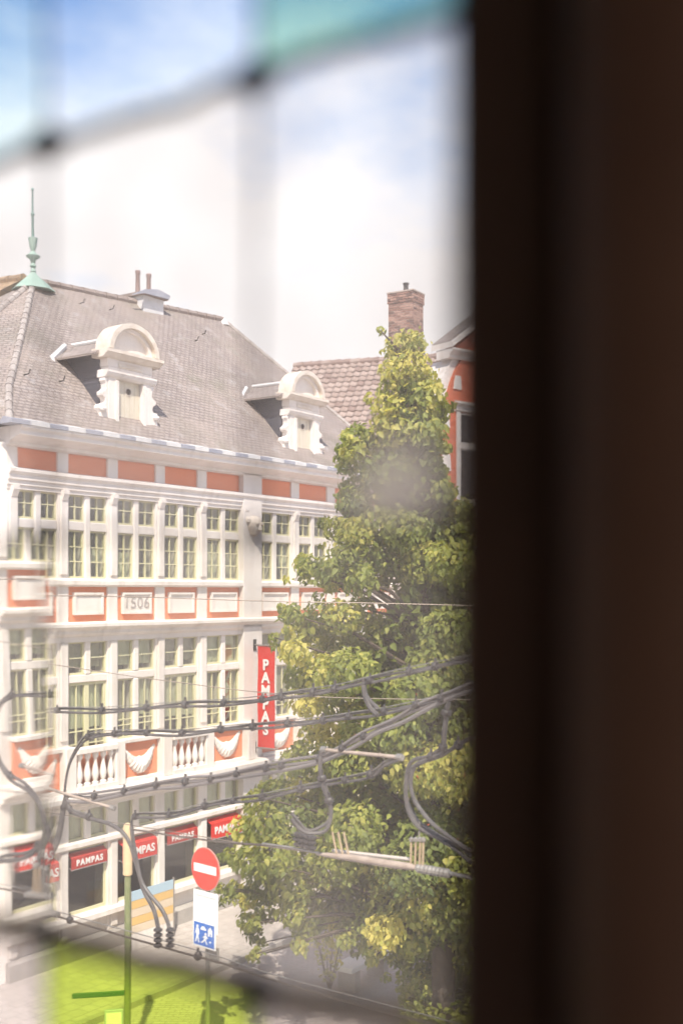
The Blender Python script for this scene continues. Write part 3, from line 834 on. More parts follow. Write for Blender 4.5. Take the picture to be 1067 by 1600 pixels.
# chimney of single bricks
ck = bpy.data.objects.new('chimney', None); col.objects.link(ck); ck.parent = h2
cpos = pix(634, 470, 47.0)
inv = Matrix.Rotation(-A2, 4, 'Z') @ Matrix.Translation(-h2.location)
lp = inv @ Vector((cpos.x, cpos.y, 0))
ck.location = (lp.x, lp.y, 0); ck.rotation_euler = (0, 0, R(-31) - A2)
CT = EYE + (925 - 458) / FPX * 46.6
FW, SW = 1.14, 0.95
MB().box(-FW / 2 + 0.02, FW / 2 - 0.02, -SW / 2 + 0.02, SW / 2 - 0.02, HT - 2.0, CT - 0.01).build('mortar_core', mat('lime_mortar', (0.52, 0.45, 0.40), 0.9), ck)
bm_ = [mat('chimney_brick', (0.31, 0.175, 0.135), 0.85, noise=((0.22, 0.12, 0.095), 6.0, 0.4, 0.7)), mat('chimney_brick_pale', (0.44, 0.28, 0.22), 0.85, noise=((0.34, 0.20, 0.16), 6.0, 0.4, 0.7)),
       mat('chimney_brick_dark', (0.16, 0.10, 0.085), 0.85)]
rowh = 0.105
z = HT + 0.15; row = 0; nb = 0
while z < CT - 0.02:
    wide = 0.035 if z > CT - 0.42 else 0.0
    x = -FW / 2 - wide + (0.0 if row % 2 else -0.0)
    first = 0.15 if row % 2 else 0.285
    while x < FW / 2 + wide - 0.02:
        L_ = min(first, FW / 2 + wide - x); first = 0.285
        q = random.choice((0, 0, 1, 1, 2))
        shared_box('brick', 'b%d' % q, (L_ - 0.022, 0.10, rowh - 0.022), bm_[q], ck, (x + L_ / 2, -SW / 2 - wide + 0.05 + random.uniform(-0.006, 0.004), z + rowh / 2)); x += L_; nb += 1
    y = -SW / 2 - wide + 0.105
    first = 0.26 if row % 2 else 0.14
    while y < SW / 2 + wide - 0.02:
        L_ = min(first, SW / 2 + wide - y); first = 0.285
        q = random.choice((0, 0, 1, 1, 2))
        shared_box('brick', 's%d' % q, (0.10, L_ - 0.022, rowh - 0.022), bm_[q], ck, (FW / 2 + wide - 0.05 + random.uniform(-0.004, 0.006), y + L_ / 2, z + rowh / 2)); y += L_; nb += 1
    z += rowh; row += 1
MB().box(-FW / 2 - 0.05, FW / 2 + 0.05, -SW / 2 - 0.05, SW / 2 + 0.05, z + 0.003, z + 0.06).build('chimney_cap', mat('cap_mortar', (0.45, 0.38, 0.33), 0.9), ck)
MB().lathe([(0.10, 0), (0.10, 0.36), (0.13, 0.37), (0.13, 0.42), (0.05, 0.45)], (0.0, 0, z + 0.06), 10).build('flue_pipe', iron, ck, smooth=True)

# ------------------------------------------------------------------ red gabled house at the right, seen beside the window post
A3 = R(38)
g0 = pix(688, 600, 33.0)
h3 = thing('gabled_house', 'red brick gabled house with white scroll and quoins, cut off by the dark window post', 'house', (g0.x, g0.y, 0), A3)
U = 33.0 / FPX
def gz(y):
    return EYE + (925 - y) * U
W3 = 4.4
red3 = brick_mat('deep_red_brick', (0.62, 0.15, 0.075), (0.68, 0.18, 0.095), (0.52, 0.18, 0.11), 0.21, 0.065, 0.008, bump=0.3, stain=[(1.2, (0.60, 0.18, 0.11), 0.45, 0.8, 0.5)])
ZC, ZS = gz(556), gz(628)       # top cornice, middle cornice
MB().box(0.05, W3 - 0.05, 0.0, 1.6, 0.0, ZS).build('wall', red3, h3)
# curved gable shoulders
def shoulder(s, inset, y0, y1, m, nm):
    pts = []
    for k in range(9):
        t = k / 8
        pts.append((0.02 + inset + 0.62 * (t ** 1.0) * (0.35 + 0.65 * t) , ZS + (ZC - ZS) * t))
    pts += [(W3 / 2, ZC), (W3 / 2, ZS)]
    if s < 0: pts = [(W3 - a, b) for a, b in pts]
    MB().prism(pts, y0, y1, 'y').build(nm, m, h3)
for s in (1, -1):
    shoulder(s, -0.08, 0.08, 0.9, stone, 'gable_scroll')
    shoulder(s, 0.22, 0.0, 0.078, red3, 'gable_brick')
band3 = lambda nm, prof, x0, x1: MB().prism([(0.5, prof[0][1])] + [(-o, z) for o, z in prof] + [(0.5, prof[-1][1])], x0, x1, 'x').build(nm, stone, h3)
band3('middle_cornice', [(0.02, ZS - 0.22), (0.08, ZS - 0.18), (0.08, ZS - 0.08), (0.18, ZS), (0.18, ZS + 0.06), (0.03, ZS + 0.10)], 0.55, W3 - 0.55)
band3('top_cornice', [(0.02, ZC - 0.02), (0.06, ZC + 0.02), (0.06, ZC + 0.08), (0.20, ZC + 0.18), (0.22, ZC + 0.22), (0.22, ZC + 0.26)], 0.30, W3 - 0.30)
# little pediment with its roof
pk = ZC + 0.27
MB().prism([(0.55, pk), (W3 - 0.55, pk), (W3 / 2, pk + 1.15)], 0.02, 0.6, 'y').build('pediment', red3, h3)
for s in (1, -1):
    x0, x1 = (0.28, W3 / 2) if s > 0 else (W3 - 0.28, W3 / 2)
    MB().add([(x0, -0.22, pk), (x1, -0.22, pk + 1.32), (x1, 0.7, pk + 1.32), (x0, 0.7, pk), (x0, -0.22, pk + 0.16), (x1, -0.22, pk + 1.50), (x1, 0.7, pk + 1.50), (x0, 0.7, pk + 0.16)],
             [(0, 1, 2, 3), (4, 7, 6, 5), (0, 4, 5, 1), (1, 5, 6, 2), (2, 6, 7, 3), (3, 7, 4, 0)]).build('pediment_roof', stone, h3)
    MB().add([(x0 + s * 0.02, -0.10, pk + 0.19), (x1, -0.10, pk + 1.53), (x1, 0.75, pk + 1.53), (x0 + s * 0.02, 0.75, pk + 0.19)], [(0, 1, 2, 3)]).build('roof', slate, h3)
# quoin blocks
for k, (yy, hgt, wdt) in enumerate(((594, 22, 0.34), (655, 26, 0.30), (722, 26, 0.34), (788, 26, 0.30), (850, 26, 0.34))):
    x0 = 0.50 if k == 0 else 0.06
    MB().prism([(x0, gz(yy + hgt / 2)), (x0 + wdt, gz(yy + hgt / 2)), (x0 + wdt * 0.9, gz(yy - hgt / 2)), (x0 + wdt * 0.25 if k == 0 else x0, gz(yy - hgt / 2))], -0.04, 0.02, 'y').build('quoin', stone, h3, bevel=0.01)
# mullioned window
wx0 = 0.62
MB().box(wx0, wx0 + 0.14, -0.05, 0.2, gz(900), ZS - 0.22).build('window_jamb', stone, h3)
for k in range(3):
    x0 = wx0 + 0.14 + k * 0.72
    MB().box(x0, x0 + 0.70, 0.02, 0.05, gz(900), ZS - 0.23).build('window_recess', mat('dark_glass', (0.03, 0.03, 0.035), 0.08, spec=0.6), h3) if False else None
    for (za, zb_) in ((gz(690), ZS - 0.24), (gz(780), gz(698)), (gz(880), gz(788))):
        w_ = MB()
        w_.box(x0, x0 + 0.05, -0.02, 0.06, za, zb_); w_.box(x0 + 0.65, x0 + 0.70, -0.02, 0.06, za, zb_)
        w_.box(x0 + 0.05, x0 + 0.65, -0.02, 0.06, za, za + 0.05); w_.box(x0 + 0.05, x0 + 0.65, -0.02, 0.06, zb_ - 0.05, zb_)
        wo = w_.build('window', mat('white_window_paint', (0.62, 0.58, 0.54), 0.6), h3)
        shared_box('pane', 'g3', (0.60, 0.01, zb_ - za - 0.10), mat('dark_glass', (0.03, 0.03, 0.035), 0.08, spec=0.6), wo, (x0 + 0.35, 0.0, (za + zb_) / 2)) if False else None
        o = MB().box(x0 + 0.05, x0 + 0.65, -0.006, 0.02, za + 0.05, zb_ - 0.05).build('pane', mat('dark_glass', (0.03, 0.03, 0.035), 0.08, spec=0.6), wo)
    MB().box(x0 + 0.70, x0 + 0.80, -0.06, 0.1, gz(900), ZS - 0.23).build('mullion', stone, h3)
for yy in (694, 784):
    MB().box(wx0 + 0.142, W3 - 0.6, -0.055, 0.1, gz(yy + 4), gz(yy - 4)).build('transom', stone, h3)

# ------------------------------------------------------------------ the tree
def leaf_material():
    m = bpy.data.materials.new('linden_leaf'); m.use_nodes = True
    n, l = m.node_tree.nodes, m.node_tree.links
    b = n['Principled BSDF']
    at = n.new('ShaderNodeAttribute'); at.attribute_name = 'tone'
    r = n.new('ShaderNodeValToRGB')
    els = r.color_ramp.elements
    els[0].position = 0.0; els[0].color = (0.07, 0.10, 0.028, 1)  # dark end deepened to stand for leaves in shade
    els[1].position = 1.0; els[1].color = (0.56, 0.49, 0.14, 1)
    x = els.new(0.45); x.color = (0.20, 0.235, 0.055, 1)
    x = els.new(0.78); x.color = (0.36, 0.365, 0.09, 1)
    l.new(at.outputs['Fac'], r.inputs[0])
    l.new(r.outputs[0], b.inputs['Base Color'])
    b.inputs['Roughness'].default_value = 0.55; b.inputs['Specular IOR Level'].default_value = 0.35
    tr = n.new('ShaderNodeBsdfTranslucent')
    mul = n.new('ShaderNodeMix'); mul.data_type = 'RGBA'; mul.blend_type = 'MULTIPLY'; mul.inputs['Factor'].default_value = 1.0
    mul.inputs['B'].default_value = (1.6, 1.7, 0.6, 1)
    l.new(r.outputs[0], mul.inputs['A']); l.new(mul.outputs['Result'], tr.inputs[0])
    mx = n.new('ShaderNodeMixShader'); mx.inputs[0].default_value = 0.40
    l.new(b.outputs[0], mx.inputs[1]); l.new(tr.outputs[0], mx.inputs[2])
    l.new(mx.outputs[0], n['Material Output'].inputs[0])
    return m
leaf_m = leaf_material()
bark = mat('bark', (0.11, 0.085, 0.07), 0.9, noise=((0.05, 0.04, 0.033), 9.0, 0.35, 0.7), bump=0.7, bump_scale=24)

def leaf_mesh(centers, normals, sizes, tones, name):
    """one folded, pointed leaf for each centre"""
    N_ = len(centers)
    nrm = normals / np.linalg.norm(normals, axis=1, keepdims=True)
    down = np.tile(np.array([0, 0, -1.0]), (N_, 1)) + rng.normal(0, 0.45, (N_, 3))
    tip = down - nrm * np.sum(down * nrm, axis=1, keepdims=True)
    tip /= np.linalg.norm(tip, axis=1, keepdims=True) + 1e-9
    side = np.cross(nrm, tip)
    shape = [(0.0, -0.48, 0.0), (0.30, -0.28, 0.09), (0.34, 0.10, 0.10), (0.0, 0.70, -0.14), (-0.34, 0.10, 0.10), (-0.30, -0.28, 0.09)]
    vs = np.zeros((N_, 6, 3))
    for k, (a, b, c) in enumerate(shape):
        vs[:, k] = centers + (side * a + tip * b + nrm * c) * sizes[:, None]
    faces = np.array([[0, 1, 2, 3], [0, 3, 4, 5]])
    fi = (np.arange(N_)[:, None, None] * 6 + faces[None]).reshape(-1, 4)
    me = bpy.data.meshes.new(name)
    me.vertices.add(N_ * 6); me.vertices.foreach_set('co', vs.reshape(-1))
    me.loops.add(fi.size); me.loops.foreach_set('vertex_index', fi.reshape(-1))
    me.polygons.add(len(fi)); me.polygons.foreach_set('loop_start', np.arange(len(fi)) * 4); me.polygons.foreach_set('loop_total', np.full(len(fi), 4))
    me.update(calc_edges=True)
    at = me.attributes.new('tone', 'FLOAT', 'FACE'); at.data.foreach_set('value', np.repeat(np.clip(tones, 0, 1), 2).astype(np.float32))
    return me

TZ = 19.6
TU = TZ / FPX
tree = thing('linden_tree', 'tall leafy tree with drooping yellow green leaves before the white house', 'tree', ((690 - 533.5) * TU, TZ, 0))
tx = tree.location.x
# crown clumps: where the masses of foliage hang (picture column, picture row, radius in pixels), each with its own depth
clumps = []
def cl(x, y, r, dz=None, dens=1.0):
    if dz is None: dz = random.uniform(-1, 1) * 0.9
    clumps.append((x, y, r, dz, dens))
# top spire
for x, y, r in ((625, 545, 22), (645, 535, 18), (640, 575, 28), (620, 585, 24), (655, 600, 28), (628, 620, 30), (668, 622, 26), (612, 640, 26), (648, 650, 34),
                (682, 645, 18), (702, 634, 9), (620, 675, 34), (660, 680, 32), (680, 692, 18), (697, 702, 8)):
    cl(x, y, r)
# second tier
for x, y, r in ((560, 682, 20), (552, 705, 20), (590, 705, 26), (575, 730, 26), (555, 765, 22), (605, 740, 32), (640, 730, 34), (672, 735, 24), (590, 775, 30), (630, 785, 36), (670, 780, 34), (694, 768, 16),
                (555, 795, 20), (722, 795, 18)):
    cl(x, y, r)
# third tier
for x, y, r in ((525, 825, 18), (555, 835, 24), (590, 820, 30), (630, 830, 34), (675, 830, 36), (715, 825, 32), (545, 865, 26), (580, 870, 30), (620, 875, 34), (660, 880, 36), (705, 880, 36),
                (485, 885, 14), (510, 890, 20), (532, 905, 22), (515, 915, 12), (560, 905, 24), (650, 925, 32), (690, 930, 36), (590, 900, 22)):
    cl(x, y, r)
# fourth tier
for x, y, r in ((455, 960, 16), (470, 985, 24), (500, 970, 28), (535, 965, 26), (565, 950, 20), (460, 1020, 20), (495, 1010, 32), (530, 1010, 32), (570, 990, 32), (610, 985, 34), (655, 980, 38), (700, 985, 38),
                (470, 1060, 22), (505, 1055, 30), (545, 1050, 34), (590, 1035, 36), (635, 1030, 38), (685, 1040, 40), (480, 1100, 20), (515, 1095, 28), (555, 1095, 34), (600, 1085, 36), (650, 1085, 40), (705, 1090, 40)):
    cl(x, y, r)
# fifth tier
for x, y, r in ((490, 1145, 22), (525, 1140, 30), (570, 1140, 36), (620, 1140, 38), (675, 1145, 42), (725, 1150, 40), (465, 1190, 24), (505, 1190, 30), (550, 1190, 36), (600, 1195, 38), (655, 1200, 42), (710, 1205, 42)):
    cl(x, y, r)
# skirt
for x, y, r in ((400, 1255, 20), (435, 1240, 24), (475, 1240, 30), (520, 1240, 34), (570, 1245, 38), (625, 1250, 40), (685, 1260, 42), (385, 1295, 22), (415, 1290, 28), (455, 1285, 32), (505, 1290, 36), (555, 1295, 38),
                (610, 1300, 40), (670, 1310, 42), (725, 1300, 42), (370, 1340, 16), (392, 1345, 24), (430, 1335, 30), (475, 1340, 34), (525, 1345, 36), (580, 1350, 38), (635, 1355, 40), (695, 1360, 42),
                (365, 1390, 14), (385, 1400, 20), (415, 1385, 28), (455, 1385, 30), (500, 1395, 32), (550, 1400, 34), (600, 1405, 36), (655, 1410, 38), (710, 1415, 40), (388, 1440, 14), (398, 1460, 12), (415, 1430, 16),
                (455, 1425, 20), (475, 1450, 18), (490, 1430, 22), (525, 1440, 22), (560, 1445, 26), (540, 1470, 12), (600, 1455, 26), (575, 1480, 14), (640, 1460, 32), (690, 1470, 36), (725, 1480, 34),
                (620, 1495, 16), (650, 1505, 26), (690, 1515, 30), (660, 1540, 18), (720, 1530, 28), (470, 1475, 12)):
    cl(x, y, r)
# loose sprays of leaves along the edge of the crown
edge = [(608, 545), (600, 600), (590, 645), (545, 672), (536, 715), (540, 770), (512, 820), (480, 880), (470, 890), (498, 918), (446, 955), (440, 1000), (452, 1050), (468, 1100), (478, 1150), (450, 1200), (405, 1240), (372, 1285), (360, 1330),
        (352, 1390), (380, 1450), (400, 1475), (472, 1485), (545, 1485), (575, 1500), (620, 1515)]
for k in range(90):
    q = random.randrange(len(edge)); a_, b__ = edge[q]
    cl(a_ + random.gauss(0, 9), b__ + random.gauss(0, 16), random.uniform(5, 10), None, 0.8)
# the unseen right half of the crown, mirrored about the trunk
for (x, y, r, dz, dn) in list(clumps):
    if x < 660 and r > 13 and y > 840 and random.random() < 0.62:
        cl(1380 - x + random.uniform(-15, 15), y + random.uniform(-20, 20), r * 1.15, dz, 0.55)
C_, Nn, Sz, Tn = [], [], [], []
for (x, y, r, dz, dn) in clumps:
    half = max(0.35, 2.2 * (1 - abs((y - 1200) / 800.0)))
    depth = dz * half
    p0 = pix(x, y, TZ + depth * 0.9)
    rad = r * TU
    n_ = int(0.55 * dn * (r ** 2))
    # leaves sit mostly on the shell of the clump
    d = rng.normal(0, 1, (n_, 3)); d /= np.linalg.norm(d, axis=1, keepdims=True)
    rr = rad * (0.45 + 0.65 * rng.random(n_) ** 0.6) * np.where(rng.random(n_) < 0.07, 1.35, 1.0)
    pos = np.array([p0.x, p0.y, p0.z]) + d * rr[:, None] * np.array([1.12, 1.6, 0.95])
    outw = np.array([p0.x - tx, p0.y - TZ, 0.0]); outw = outw / (np.linalg.norm(outw) + 1e-6)
    nr = d * 0.60 + np.array([0, 0, 0.50]) + outw * 0.35 + rng.normal(0, 0.50, (n_, 3))
    base = random.gauss(0.53, 0.18) + (0.15 if y < 700 else 0) + (0.14 if 950 < y < 1150 and x < 580 else 0)  # upper and left clumps toned paler, sunlit look put into leaf colour
    C_.append(pos); Nn.append(nr); Sz.append(0.045 + 0.095 * rng.random(n_) ** 1.4); Tn.append(base + rng.normal(0, 0.15, n_) + 0.12 * d[:, 2])  # leaf tone lightened upward, as under light from above
# inner leaves that close the heart of the crown
n_ = 9000
yy = rng.uniform(600, 1480, n_)
hw = np.interp(yy, [520, 660, 800, 920, 1050, 1180, 1300, 1480], [8, 22, 55, 70, 130, 150, 210, 100])
xx_ = np.interp(yy, [520, 660, 800, 920, 1050, 1480], [635, 645, 660, 700, 690, 690]) + rng.uniform(-1, 1, n_) * hw
zz = TZ + rng.uniform(-0.6, 1.4, n_)
pos = np.stack([(xx_ - 533.5) / FPX * zz, zz, EYE - (yy - 925) / FPX * zz], axis=1)
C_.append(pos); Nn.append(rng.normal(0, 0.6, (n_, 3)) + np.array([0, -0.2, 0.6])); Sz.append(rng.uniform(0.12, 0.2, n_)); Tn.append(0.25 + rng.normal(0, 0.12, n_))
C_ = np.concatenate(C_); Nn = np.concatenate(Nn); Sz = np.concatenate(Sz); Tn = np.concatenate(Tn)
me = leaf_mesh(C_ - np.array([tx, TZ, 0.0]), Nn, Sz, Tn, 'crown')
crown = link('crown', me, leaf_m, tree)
# trunk and limbs
tr = MB()
tr.tube([(0, 0, -0.1), (0.02, 0, 0.5), (0.05, 0.05, 2.0), (-0.02, 0.05, 4.0), (-0.15, 0.0, 6.5), (-0.35, 0, 9.0), (-0.55, 0, 11.0), (-0.6, 0, 11.8)], [0.28, 0.21, 0.19, 0.17, 0.13, 0.09, 0.05, 0.02], 12)
trunk = tr.build('trunk', bark, tree, smooth=True)
for k, (x, y, r, dz, dn) in enumerate(clumps):
    if k % 4: continue
    q = pix(x, y, TZ + dz * 1.4)
    end = Vector((q.x - tx, q.y - TZ, q.z))
    z0 = min(11.0, max(1.8, end.z - 0.2 - 0.35 * Vector((end.x, end.y)).length))
    st = Vector((-0.05 * z0 + 0.1 if z0 > 3 else 0, 0, z0))
    mid = st.lerp(end, 0.55) + Vector((0, 0, 0.18))
    MB().tube([st, mid, end], [0.055, 0.03, 0.008], 6).build('branch', bark, tree, smooth=True)

# planted bed under the tree
bed = MB().box(1.15, 4.6, 17.4, 21.2, 0.0, 0.16).build('planting_bed', mat('dark_soil', (0.09, 0.07, 0.05), 0.95, noise=((0.14, 0.12, 0.07), 6.0, 0.4, 0.7), bump=0.6))
struct(bed, 'raised soil bed at the foot of the tree')
n_ = 5200
pos = np.stack([rng.uniform(1.0, 4.6, n_), rng.uniform(17.4, 21.1, n_), 0.16 + np.abs(rng.normal(0.15, 0.15, n_))], axis=1)
mm = leaf_mesh(pos, rng.normal(0, 0.4, (n_, 3)) + np.array([0, 0, 1.0]), rng.uniform(0.07, 0.14, n_), 0.62 + rng.normal(0, 0.12, n_), 'ground_cover')
tag(link('ground_cover', mm, leaf_m), 'low pale green plants covering the bed under the tree', 'plants', kind='stuff')
# wispy shrub at the left edge of the bed
shrub = thing('young_shrub', 'thin wispy shrub at the left edge of the planted bed', 'shrub', (pix(515, 1540, 21.4).x, 21.4, 0.0))
ps = []
for k in range(9):
    a = random.uniform(0, 6.28); l_ = random.uniform(0.9, 1.7)
    pts = [Vector((0.3 * t * math.cos(a) * l_, 0.3 * t * math.sin(a) * l_, l_ * t)) for t in (0, 0.35, 0.7, 1.0)]
    MB().tube(pts, [0.012, 0.01, 0.007, 0.003], 5).build('stem', bark, shrub)
    for q in range(22):
        t = random.uniform(0.25, 1.0); p = Vector((0.3 * t * math.cos(a) * l_, 0.3 * t * math.sin(a) * l_, l_ * t))
        ps.append(p + Vector((random.gauss(0, 0.06), random.gauss(0, 0.06), random.gauss(0, 0.05))))
ps = np.array([tuple(p) for p in ps])
link('foliage', leaf_mesh(ps, rng.normal(0, 0.6, (len(ps), 3)) + np.array([0, 0, 0.7]), rng.uniform(0.05, 0.1, len(ps)), 0.75 + rng.normal(0, 0.1, len(ps)), 'foliage'), leaf_m, shrub)
# pale stone bench behind the bed
bp_ = pix(568, 1523, 22.0)
be = thing('stone_bench', 'white slab bench showing beneath the lowest leaves of the tree', 'bench', (bp_.x, 22.0, 0), R(55))
MB().box(-0.75, 0.75, -0.24, 0.24, 0.40, 0.50).build('seat', mat('white_slab', (0.78, 0.77, 0.77), 0.5), be, bevel=0.015)
for s in (-0.5, 0.5):
    MB().box(s - 0.09, s + 0.09, -0.2, 0.2, 0.0, 0.399).build('leg', stone_grey, be, bevel=0.01)

# ------------------------------------------------------------------ traffic signs
sp = pix(325, 1357, 18.3)
PF = R(-43)
sg = thing('no_entry_sign', 'round red no entry sign with white bar on a grey pole', 'road sign', (sp.x, sp.y, 0), PF)
pole_mat = mat('sign_pole_paint', (0.22, 0.22, 0.20), 0.5, noise=((0.30, 0.29, 0.27), 8.0, 0.4, 0.7))
MB().tube([(0, 0, -0.02), (0, 0, sp.z + 0.3)], 0.038, 12).build('pole', pole_mat, sg, smooth=True)
sign_red = mat('sign_red', (0.68, 0.045, 0.03), 0.35, spec=0.5, noise=((0.62, 0.055, 0.035), 3.0, 0.4, 0.7))
dz_ = sp.z
disc = MB().disc((0, dz_), 0.335, 'y', (-0.062, -0.055), 40).build('face', sign_red, sg)
MB().disc((0, dz_), 0.35, 'y', (-0.0545, -0.040), 40).build('rim', mat('sign_rim', (0.60, 0.30, 0.26), 0.5), sg)
MB().box(-0.275, 0.275, -0.0655, -0.0625, dz_ - 0.068, dz_ + 0.068).build('bar', mat('sign_white', (0.78, 0.78, 0.76), 0.4), sg)
# plates under it
MB().box(-0.30, 0.30, -0.054, -0.042, 2.10, 2.74).build('white_plate', mat('sign_white', (0.78, 0.78, 0.76), 0.4), sg, bevel=0.003)
faded = mat('faded_print', (0.55, 0.58, 0.60), 0.5)
MB().box(-0.24, 0.26, -0.0575, -0.0545, 2.65, 2.67).build('printed_line', faded, sg)
# residential street sign: blue field with white figures
bl = MB().box(-0.27, 0.27, -0.075, -0.060, 1.84, 2.26).build('blue_plate', mat('sign_white', (0.78, 0.78, 0.76), 0.4), sg, bevel=0.003)
bz, bx = 1.88, 0.0
MB().box(-0.245, 0.245, -0.0785, -0.0755, 1.868, 2.232).build('blue_field', mat('sign_blue', (0.02, 0.14, 0.50), 0.4), bl)
fg = MB()
def fpoly(pts, y0=-0.0815, y1=-0.079):
    fg.prism([(a, 2.05 + b) for a, b in pts], y0, y1, 'y')
def fdisc(x, z_, r):
    fg.disc((x, 2.05 + z_), r, 'y', (-0.0815, -0.079), 12)
fdisc(-0.155, 0.115, 0.026)                                                     # adult
fpoly([(-0.185, 0.085), (-0.125, 0.085), (-0.105, -0.01), (-0.12, -0.015), (-0.135, 0.03), (-0.135, -0.04), (-0.10, -0.14), (-0.128, -0.14), (-0.155, -0.06), (-0.185, -0.14), (-0.212, -0.14), (-0.178, -0.04), (-0.178, 0.03), (-0.195, -0.01), (-0.21, -0.005)])
fdisc(0.045, 0.02, 0.022)                                                       # child running
fpoly([(0.02, -0.005), (0.06, -0.005), (0.10, -0.035), (0.09, -0.05), (0.055, -0.04), (0.055, -0.075), (0.09, -0.14), (0.065, -0.14), (0.03, -0.085), (0.0, -0.11), (-0.05, -0.14), (-0.06, -0.12), (-0.005, -0.085), (0.015, -0.05), (-0.02, -0.03), (-0.03, -0.045)])
fpoly([(0.105, 0.0), (0.105, 0.09), (0.095, 0.09), (0.155, 0.15), (0.215, 0.09), (0.205, 0.09), (0.205, 0.0), (0.175, 0.0), (0.175, 0.045), (0.145, 0.045), (0.145, 0.0)])   # house
fpoly([(-0.075, 0.075), (-0.075, 0.105), (-0.055, 0.11), (-0.04, 0.135), (0.015, 0.135), (0.03, 0.11), (0.055, 0.105), (0.055, 0.075)])                                     # car
fdisc(0.155, -0.09, 0.018)
fg.build('white_figures', mat('sign_white', (0.78, 0.78, 0.76), 0.4), bl)
MB().box(0.03, 0.24, -0.005, 0.03, 1.62, 1.86).build('back_plate', mat('plate_back', (0.25, 0.24, 0.22), 0.6), sg)
for z in (1.95, 2.45, dz_):
    MB().box(-0.05, 0.05, -0.041, 0.045, z - 0.02, z + 0.02).build('clamp', steel, sg)

# olive post with cream head, left of the signs
pp = pix(200, 1290, 18.0)
po = thing('street_post', 'olive green street post with a cream head and a side arm', 'post', (pp.x, pp.y, 0), R(10))
olive = mat('olive_paint', (0.17, 0.20, 0.09), 0.5, noise=((0.24, 0.25, 0.13), 5.0, 0.4, 0.7))
cream = mat('cream_post_paint', (0.66, 0.50, 0.30), 0.55, noise=((0.58, 0.44, 0.27), 4.0, 0.4, 0.7))
MB().lathe([(0.11, -0.02), (0.11, 0.25), (0.055, 0.30), (0.05, 3.06), (0.05, 3.061)], (0, 0, 0), 14).build('shaft', olive, po, smooth=True)
MB().lathe([(0.05, 3.062), (0.075, 3.08), (0.075, 3.80), (0.06, 3.88), (0.02, 3.90)], (0, 0, 0), 14).build('head', cream, po, smooth=True)
MB().box(-0.86, -0.05, -0.02, 0.02, 1.17, 1.25).build('arm', mat('arm_green', (0.06, 0.14, 0.06), 0.5), po, bevel=0.008)
MB().box(-0.36, -0.06, -0.03, 0.03, 0.62, 0.96).build('notice_box', mat('notice_paint', (0.40, 0.45, 0.48), 0.5), po, bevel=0.01)
MB().box(-0.33, -0.09, -0.034, -0.0305, 0.66, 0.92).build('notice_sheet', white_print, po)

# ------------------------------------------------------------------ overhead lines of the tramway
def smooth_path(pts, sub=6):
    P = [Vector(p) for p in pts]; out = []
    for i in range(len(P) - 1):
        p0 = P[max(0, i - 1)]; p1 = P[i]; p2 = P[i + 1]; p3 = P[min(len(P) - 1, i + 2)]
        for k in range(sub):
            t = k / sub
            out.append(0.5 * ((2 * p1) + (-p0 + p2) * t + (2 * p0 - 5 * p1 + 4 * p2 - p3) * t * t + (-p0 + 3 * p1 - 3 * p2 + p3) * t ** 3))
    out.append(P[-1])
    return out
def depth_at(x):                # the lines run from near right to far left
    return 8.0 + (735 - x) / 735.0 * 3.0
def line_pts(pp, dz=0.0, lift=0.0):
    return [pix(q[0], q[1], (depth_at(q[0]) if len(q) < 3 else q[2]) + dz) + Vector((0, 0, lift)) for q in pp]
def clip(parent, p, t, r=0.034):
    r *= random.uniform(0.85, 1.15)
    t = t.normalized()
    o = MB().tube([-t * 0.022, -t * 0.010, t * 0.010, t * 0.022], [r * 0.8, r, r, r * 0.8], 10)
    o.tube([(0, 0, r * 0.6), (0, 0, r * 1.75)], r * 0.32, 6)
    o = o.build('cable_clip', clip_mat, parent); o.location = p
    return o
def cable(name, label, pp, r, clips=(), messenger=None, strands=1, cat='cable', m=None, dz=0.0, group='overhead tram lines'):
    base = line_pts(pp, dz)
    path = smooth_path(base)
    root = thing(name, label, cat, base[0], 0, group)
    off = Vector(base[0])
    for k in range(strands):
        o = Vector((0, 0, 0)) if strands == 1 else Vector((0, 0.02 * (k % 2), (k - (strands - 1) / 2) * r * 1.9))
        w = [p - off + o + Vector((0, 0, 0.008 * math.sin(i * 0.35 + k * 2.0))) for i, p in enumerate(path)]
        MB().tube(w, r * (1 - 0.12 * k), 8).build('strand', m or cable_mat, root, smooth=True)
    if messenger:
        w = [p - off + Vector((0, 0, messenger)) for p in path]
        MB().tube(w, 0.0045, 6).build('messenger_wire', steel, root)
    for cx in clips:
        best = min(range(len(path)), key=lambda i: abs(533.5 + FPX * path[i].x / path[i].y - cx))
        j = min(max(best, 1), len(path) - 2)
        clip(root, path[best] - off + Vector((0, 0, 0.004)), path[j + 1] - path[j - 1])
    return root
cable('feeder_cable', 'topmost clipped feeder cable stretched across the first floor windows',
      [(735, 1031), (680, 1042), (620, 1054), (570, 1066), (530, 1076), (490, 1082), (440, 1089), (410, 1094), (350, 1099), (290, 1102), (230, 1107), (160, 1111), (90, 1111), (30, 1113)],
      0.0115, (680, 640, 575, 525, 488, 440, 406, 350, 287, 230, 160, 92, 30), 0.035, 2)
cable('feeder_cable', 'second clipped feeder cable, sagging in front of the balustrade',
      [(705, 1090, 8.15), (650, 1102), (600, 1112), (545, 1120), (505, 1126), (450, 1131), (395, 1136), (345, 1140), (285, 1146), (230, 1146), (180, 1147), (138, 1152), (120, 1172), (106, 1205), (102, 1245), (112, 1268), (140, 1277)],
      0.0115, (650, 600, 545, 505, 448, 395, 345, 283, 232, 180, 138), 0.032, 2)
